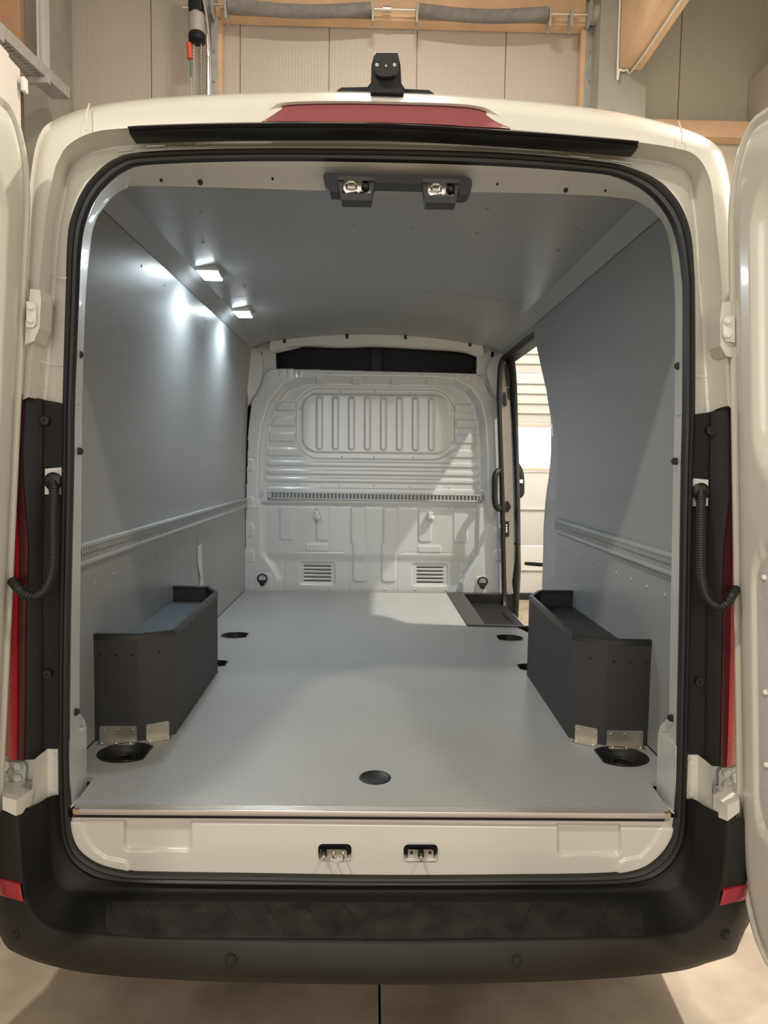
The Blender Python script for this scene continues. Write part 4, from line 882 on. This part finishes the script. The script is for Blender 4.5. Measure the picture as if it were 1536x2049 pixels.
# dark cab headliner behind the gap, header beam, B-pillars
M().box(-1.0, 1.0, 5.20, 5.22, 2.0, 2.5).box(-.95, .95, 5.01, 5.22, 2.0, 2.02).build('cab_headliner', HEADL, van, smooth=0)
M().box(-.04, .05, 5.16, 5.19, 2.05, 2.45, .01).build('headliner_strap', DARKBOX, van)
ht = ringpx([(541,684),(600,675),(680,671),(750,670),(830,673),(920,681),(965,690)], 4.90, 6)
hb = ringpx([(538,700),(600,692),(680,690),(750,689),(830,692),(920,699),(968,709)], 4.93, 6)
hb2 = ringpx([(548,706),(600,693),(680,695),(750,693),(830,697),(920,703),(958,715)], 4.95, 6)
hd = M().loft([mix(ht, ht, 0, (0, .01, .04)), ht, hb, hb2, mix(hb2, hb2, 0, (0, .04, 0))]).build('roof_header', WHITEI, van)
for k, (x, y) in enumerate([(569,682),(694,673),(811,674),(940,689)]):
    q = PY(x, y, 4.895); M().box(q[0]-.009, q[0]+.009, 4.885, 4.90, q[2]-.016, q[2]+.016, .003).build('clip', RUB, hd)
for (x, y) in [(552,685),(603,683),(646,680),(688,680),(731,681),(774,682),(817,682),(859,685),(902,689),(955,694)]:
    q = PY(x, y, 4.915); M().lathe(q, (0, -1, 0), [(-.01, .004), (-.004, .004)], 8).build('header_hole', HOLE, hd)
for s, pts in ((-1, [(497,690),(508,690),(545,702),(551,704),(552,745),(541,741),(533,748),(527,758),(524,776),(515,792),(500,812)]), (1, [(1004,700),(1000,693),(966,707),(954,713),(953,748),(962,754),(970,764),(977,780),(983,792),(1003,815)])):
    M().prism([PY(x, y, 4.955) for x, y in pts], (0, .05, 0)).build('pillar', WHITEI, van, smooth=0)
    M().prism([PY(x, y, 4.965) for x, y in ([(490,668),(600,668),(600,695),(552,706),(490,706)] if s < 0 else [(1008,668),(900,668),(900,697),(955,712),(1008,712)])], (0, .03, 0)).build('pillar_top', WHITEI, van, smooth=0)
    a_ = (521, 710) if s < 0 else (985, 709)
    q = PY(*a_, 4.95); M().box(q[0]-.010, q[0]+.010, 4.948, 4.956, q[2]-.018, q[2]+.018).build('pillar_hole', HOLE, van, smooth=0)
    g = ringpx([(507,694),(520,702),(526,730),(523,760),(512,785),(500,805)] if s < 0 else [(1001,700),(988,712),(975,738),(976,758),(986,785),(1001,803)], 4.93, 5)
    g2 = ringpx([(495,690),(495,710),(495,735),(495,765),(495,790),(495,815)] if s < 0 else [(1006,700),(1006,712),(1006,738),(1006,758),(1006,785),(1006,810)], 4.88, 5)
    M().loft([mix(g, g, 0, (0, .03, 0)), g, mix(g, g2, .4, (0, .008, 0)), g2]).build('pillar_flare', WHITEI, van)

# ---- side door opening: rear pillar, seal, front pillar, grab handle, mirror
zsP = np.linspace(.62, 2.27, 26)
pa = [np.array([xw(z)+.004, yend(z)-.02, z]) for z in zsP]; pb = [np.array([.918, yend(z)+.02, z]) for z in zsP]
pc = [np.array([.915+.012*math.sin(z*9), (yend(z)*.45+yopen(z)*.55), z]) for z in zsP]; pd = [np.array([.93, yopen(z)-.012, z]) for z in zsP]; pe = [np.array([.942, yopen(z), z]) for z in zsP]; pf = [np.array([1.0, yopen(z)+.0, z]) for z in zsP]
M().loft([pa, pb, pc, pd, pe, pf]).build('rear_door_pillar', PRIM, van)
M().tube([p+np.array([.01, .004, 0]) for p in pe], .008, 6).build('pillar_seal', RUB, van)
for z, y in ((1.17, 3.70), (.85, 3.72)): M().lathe((.921, y, z), (-1, 0, 0), [(-.004, .009), (.001, .009)], 12).build('pillar_hole', HOLE, van)
sp = [PY(1073, 664, 3.97), PY(1052, 679, 4.2), PY(1030, 697, 4.5), PY(1012, 711, 4.78), PY(1005, 722, 4.86), PY(1001.5, 745, 4.88), PY(1000, 800, 4.88), PY(1003, 900, 4.88), PY(1006, 1000, 4.88), PY(1008, 1100, 4.88), PY(1010, 1180, 4.87), PY(1013, 1215, 4.80), PY(1020, 1245, 4.66)]
sp = cr(sp, 5)
M().loft([[p+np.array([dx, dy, dz]) for p in sp] for dx, dy, dz in ((-.020, .02, -.0), (-.019, -.012, 0), (-.008, -.018, -.006), (.004, -.010, -.012), (.012, -.004, -.018), (.012, .03, -.018))]).build('side_door_seal', RUB, van)
rt = [np.array([.885, y, 2.30]) for y in (3.9, 4.2, 4.5, 4.9)]
M().loft([[p+np.array([-.02, 0, .012]) for p in rt], [p+np.array([0, 0, -.02]) for p in rt], [p+np.array([.03, 0, -.01]) for p in rt], [p+np.array([.115, 0, .02]) for p in rt]]).build('side_door_header', PRIM, van)
pj = [(1003,722),(1011,724),(1016,745),(1022,850),(1025,930),(1027,1010),(1028,1090),(1027,1140),(1024,1165),(1027,1188),(1008,1190),(1004,1000)]
M().prism([PY(x, y, 4.93) for x, y in pj], (0, .06, 0)).build('front_door_pillar', WHITE, van, smooth=0)
pj = [(1014,735),(1019,775),(1024,850),(1028,935),(1031,1010),(1029,1030),(1032,1050),(1032,1086),(1019,1088),(1020,1040),(1022,1000),(1020,900),(1016,800)]
M().prism([PY(x, y, 5.0) for x, y in pj], (0, .5, 0)).build('front_door_edge', PRIM, van, smooth=0)
pj = [(1018,1090),(1031,1090),(1030,1120),(1025,1158),(1022,1165),(1027,1188),(1018,1190)]
M().prism([PY(x, y, 5.0) for x, y in pj], (0, .5, 0)).build('front_door_edge', WHITE, van, smooth=0)
for nm, pts in (('door_glass_seal', [(1009,729),(1012,728),(1018,748),(1019,771),(1014,775),(1010,750)]), ('door_glass_seal', [(1014,777),(1018,776),(1020,800),(1017,800)]), ('door_latch', [(1004,786),(1010,785),(1013,811),(1007,814)]), ('door_latch', [(1011,1003),(1016,1003),(1021,1014),(1016,1024),(1011,1025)]), ('striker_block', [(1010,1043),(1017,1043),(1017,1073),(1009,1074)])):
    o = M().prism([PY(x, y, 4.925) for x, y in pts], (0, -.02, 0)).build(nm, RUB, van, smooth=0)
    if nm == 'striker_block':
        for y in (1051, 1056, 1060, 1064): M().lathe(PY(1013, y, 4.903), (0, -1, 0), [(0, .007), (.003, .006)], 8).build('contact_stud', TXT, o)
    if pts[0] == (1004, 786):
        for y in (791, 799, 807): q = PY(1008.5, y, 4.903); M().box(q[0]-.006, q[0]+.006, 4.897, 4.905, q[2]-.006, q[2]+.006).build('latch_screw', BLACKP, o)
gh = [PY(x, y, Y) for x, y, Y in ((1001,942,4.90),(996,943,4.84),(990.5,952,4.82),(989.5,970,4.82),(989.5,998,4.82),(992,1012,4.82),(997,1018,4.84),(1002,1014,4.90))]
M().tube(cr(gh, 6), [.021]*43, 12).build('grab_handle', RUB, van, label='black vertical grab handle beside the side door')
mp = [PY(x, y, 5.75) for x, y in ((1029,929),(1034,932),(1040,945),(1042,960),(1042,985),(1038,991),(1030,994))]
mo = M().tube(cr(mp, 5), .028, 8).build('wing_mirror', RUB, van, label='black door mirror outside the cab')
M().prism([PY(x, y, 5.78) for x, y in ((1028,932),(1034,935),(1037,950),(1037,972),(1034,988),(1028,990))], (0, .05, 0)).build('mirror_glass', GALV, mo, smooth=0)
q = PY(1041, 963, 5.71); M().box(q[0]-.015, q[0]+.018, 5.70, 5.712, q[2]-.014, q[2]+.014).build('mirror_sticker', TXT, mo, smooth=0)
M().prism([PY(x, y, 5.0) for x, y in ((1012,1190),(1027,1190),(1024,1215),(1025,1236),(1021,1240),(1016,1225))], (0, .03, 0)).build('mud_flap', RUB, van, smooth=0)
M().tube([PY(1084, 1130, 4.2), PY(1070, 1129, 4.3), PY(1052, 1127.5, 4.5)], .012, 8).build('door_roller_arm', BLACKP, van)
# sliding door pushed back along the right side
M().box(1.045, 1.10, 2.52, 3.86, .48, 2.30, .03).build('sliding_door', WHITE, van)
M().box(1.02, 1.05, 3.80, 3.85, .55, 2.2, .01).build('sliding_door_seal', RUB, van)

# ================================================================== OPEN REAR DOORS
def rear_door(s):
    th = math.radians(10); Hn = 1.762
    def Xh(z): return .951-.066*(z-.6)
    W_ = .78; zt, zb = 2.355, .285; rt_, rb_ = .24, .34
    def uL(z):                                    # hinge-side outline: rounded corners
        if z > zt-rt_: q = (z-(zt-rt_))/rt_; return .11*(1-math.sqrt(max(0, 1-q*q)))
        if z < zb+rb_: q = ((zb+rb_)-z)/rb_; return .13*(1-math.sqrt(max(0, 1-q*q)))
        return 0.
    def uR(z):
        if z > zt-.1: q = (z-(zt-.1))/.1; return W_-.1*(1-math.sqrt(max(0, 1-q*q)))
        if z < zb+.1: q = ((zb+.1)-z)/.1; return W_-.1*(1-math.sqrt(max(0, 1-q*q)))
        return W_
    def P(u, z, w_):                              # w_ > 0 toward the van's centre line
        x = Xh(z)+u*math.sin(th)-w_*math.cos(th)-.0; y = Hn-u*math.cos(th)-w_*math.sin(th)*1
        return np.array([s*x+(-.0), y, z])
    zs = np.r_[zb+(1-np.cos(np.linspace(0, math.pi/2, 26)))*rb_, np.linspace(zb+rb_+.01, zt-rt_-.01, 60), zt-rt_+np.sin(np.linspace(0, math.pi/2, 26))*rt_]
    zs[0] += 1e-4; zs[-1] -= 1e-4
    us = np.r_[np.linspace(0, .16, 30), np.linspace(.17, W_-.05, 40), np.linspace(W_-.045, W_, 8)]/W_
    U = np.array([[uL(z)+(uR(z)-uL(z))*q for q in us] for z in zs]); Z = np.repeat(zs[:, None], len(us), 1)
    poly = [(uL(z), z) for z in zs]+[(uR(z), z) for z in zs[::-1]]
    dd = -sdpoly(U, Z, poly); dd = np.maximum(dd, 0)
    H = np.interp(dd, [0, .004, .010, .016, .020, .030, .036, .050, .060, .2], [-.012, -.002, 0, -.001, -.009, -.009, .004, .008, .009, .010])
    r1 = rbox(U, Z, .105, 1.50, .70, 2.22, .14); H += -.035*ss(.012, -.022, r1)
    r2 = rbox(U, Z, .090, .62, .72, 1.36, .10); H += -.012*ss(.004, -.006, r2)
    V = np.array([P(u, z, h) for u, z, h in zip(U.ravel(), Z.ravel(), H.ravel())])
    d = obj('rear_door', V, gridfaces(np.ones_like(U, bool)), WHITE, van, smooth=50, label=('left' if s < 0 else 'right')+' rear door, swung open')
    # rim and outer skin
    ol = [(u, z) for u, z in poly]
    a_ = [P(u, z, -.012) for u, z in ol]; b_ = [P(u, z, -.040) for u, z in ol]; c_ = [P(u, z, -.052) for u, z in ol]
    M().loft([a_, [p for p in b_], c_], closed=True, cap=False).build('door_edge', WHITE, d, smooth=40)
    V = np.array([P(u, z, -.055) for u, z in zip(U.ravel(), Z.ravel())]); obj('outer_skin', V, gridfaces(np.ones_like(U, bool)), WHITE, d, smooth=50)
    # lining panel screwed in the lower recess
    us2 = np.linspace(.098, .712, 10); zs2 = np.linspace(.63, 1.35, 22)
    lo = lambda z: .098+(.07*(1-math.sqrt(max(0, 1-((abs(z-.99)-.26)/.10)**2))) if abs(z-.99) > .26 else 0)
    V = np.array([P(max(u, 0)*1+(lo(z)-.098)*(1-(u-.098)/.614), z, .002) for z in zs2 for u in us2])
    li = obj('lining_panel', V, gridfaces(np.ones((22, 10), bool)), LINW, d, smooth=40)
    for u, z in [(.122, 1.28), (.122, 1.0), (.122, .82), (.135, .68), (.3, 1.32), (.5, 1.32), (.3, .66), (.5, .66)]:
        p = P(u, z, .002); M().lathe(p, (-s*math.cos(th), -math.sin(th), 0), [(0, .007), (.004, .007), (.007, .0045), (.008, .001)], 12).build('screw_cap', WPL, d)
    # door hinges' leaf on the jamb side
    for z in (1.93, .66): q = P(.0, z, -.03); M().box(q[0]-.02, q[0]+.02, q[1]-.0, q[1]+.03, z-.05, z+.05, .008).build('hinge_leaf', WHITE, d)
rear_door(-1); rear_door(1)
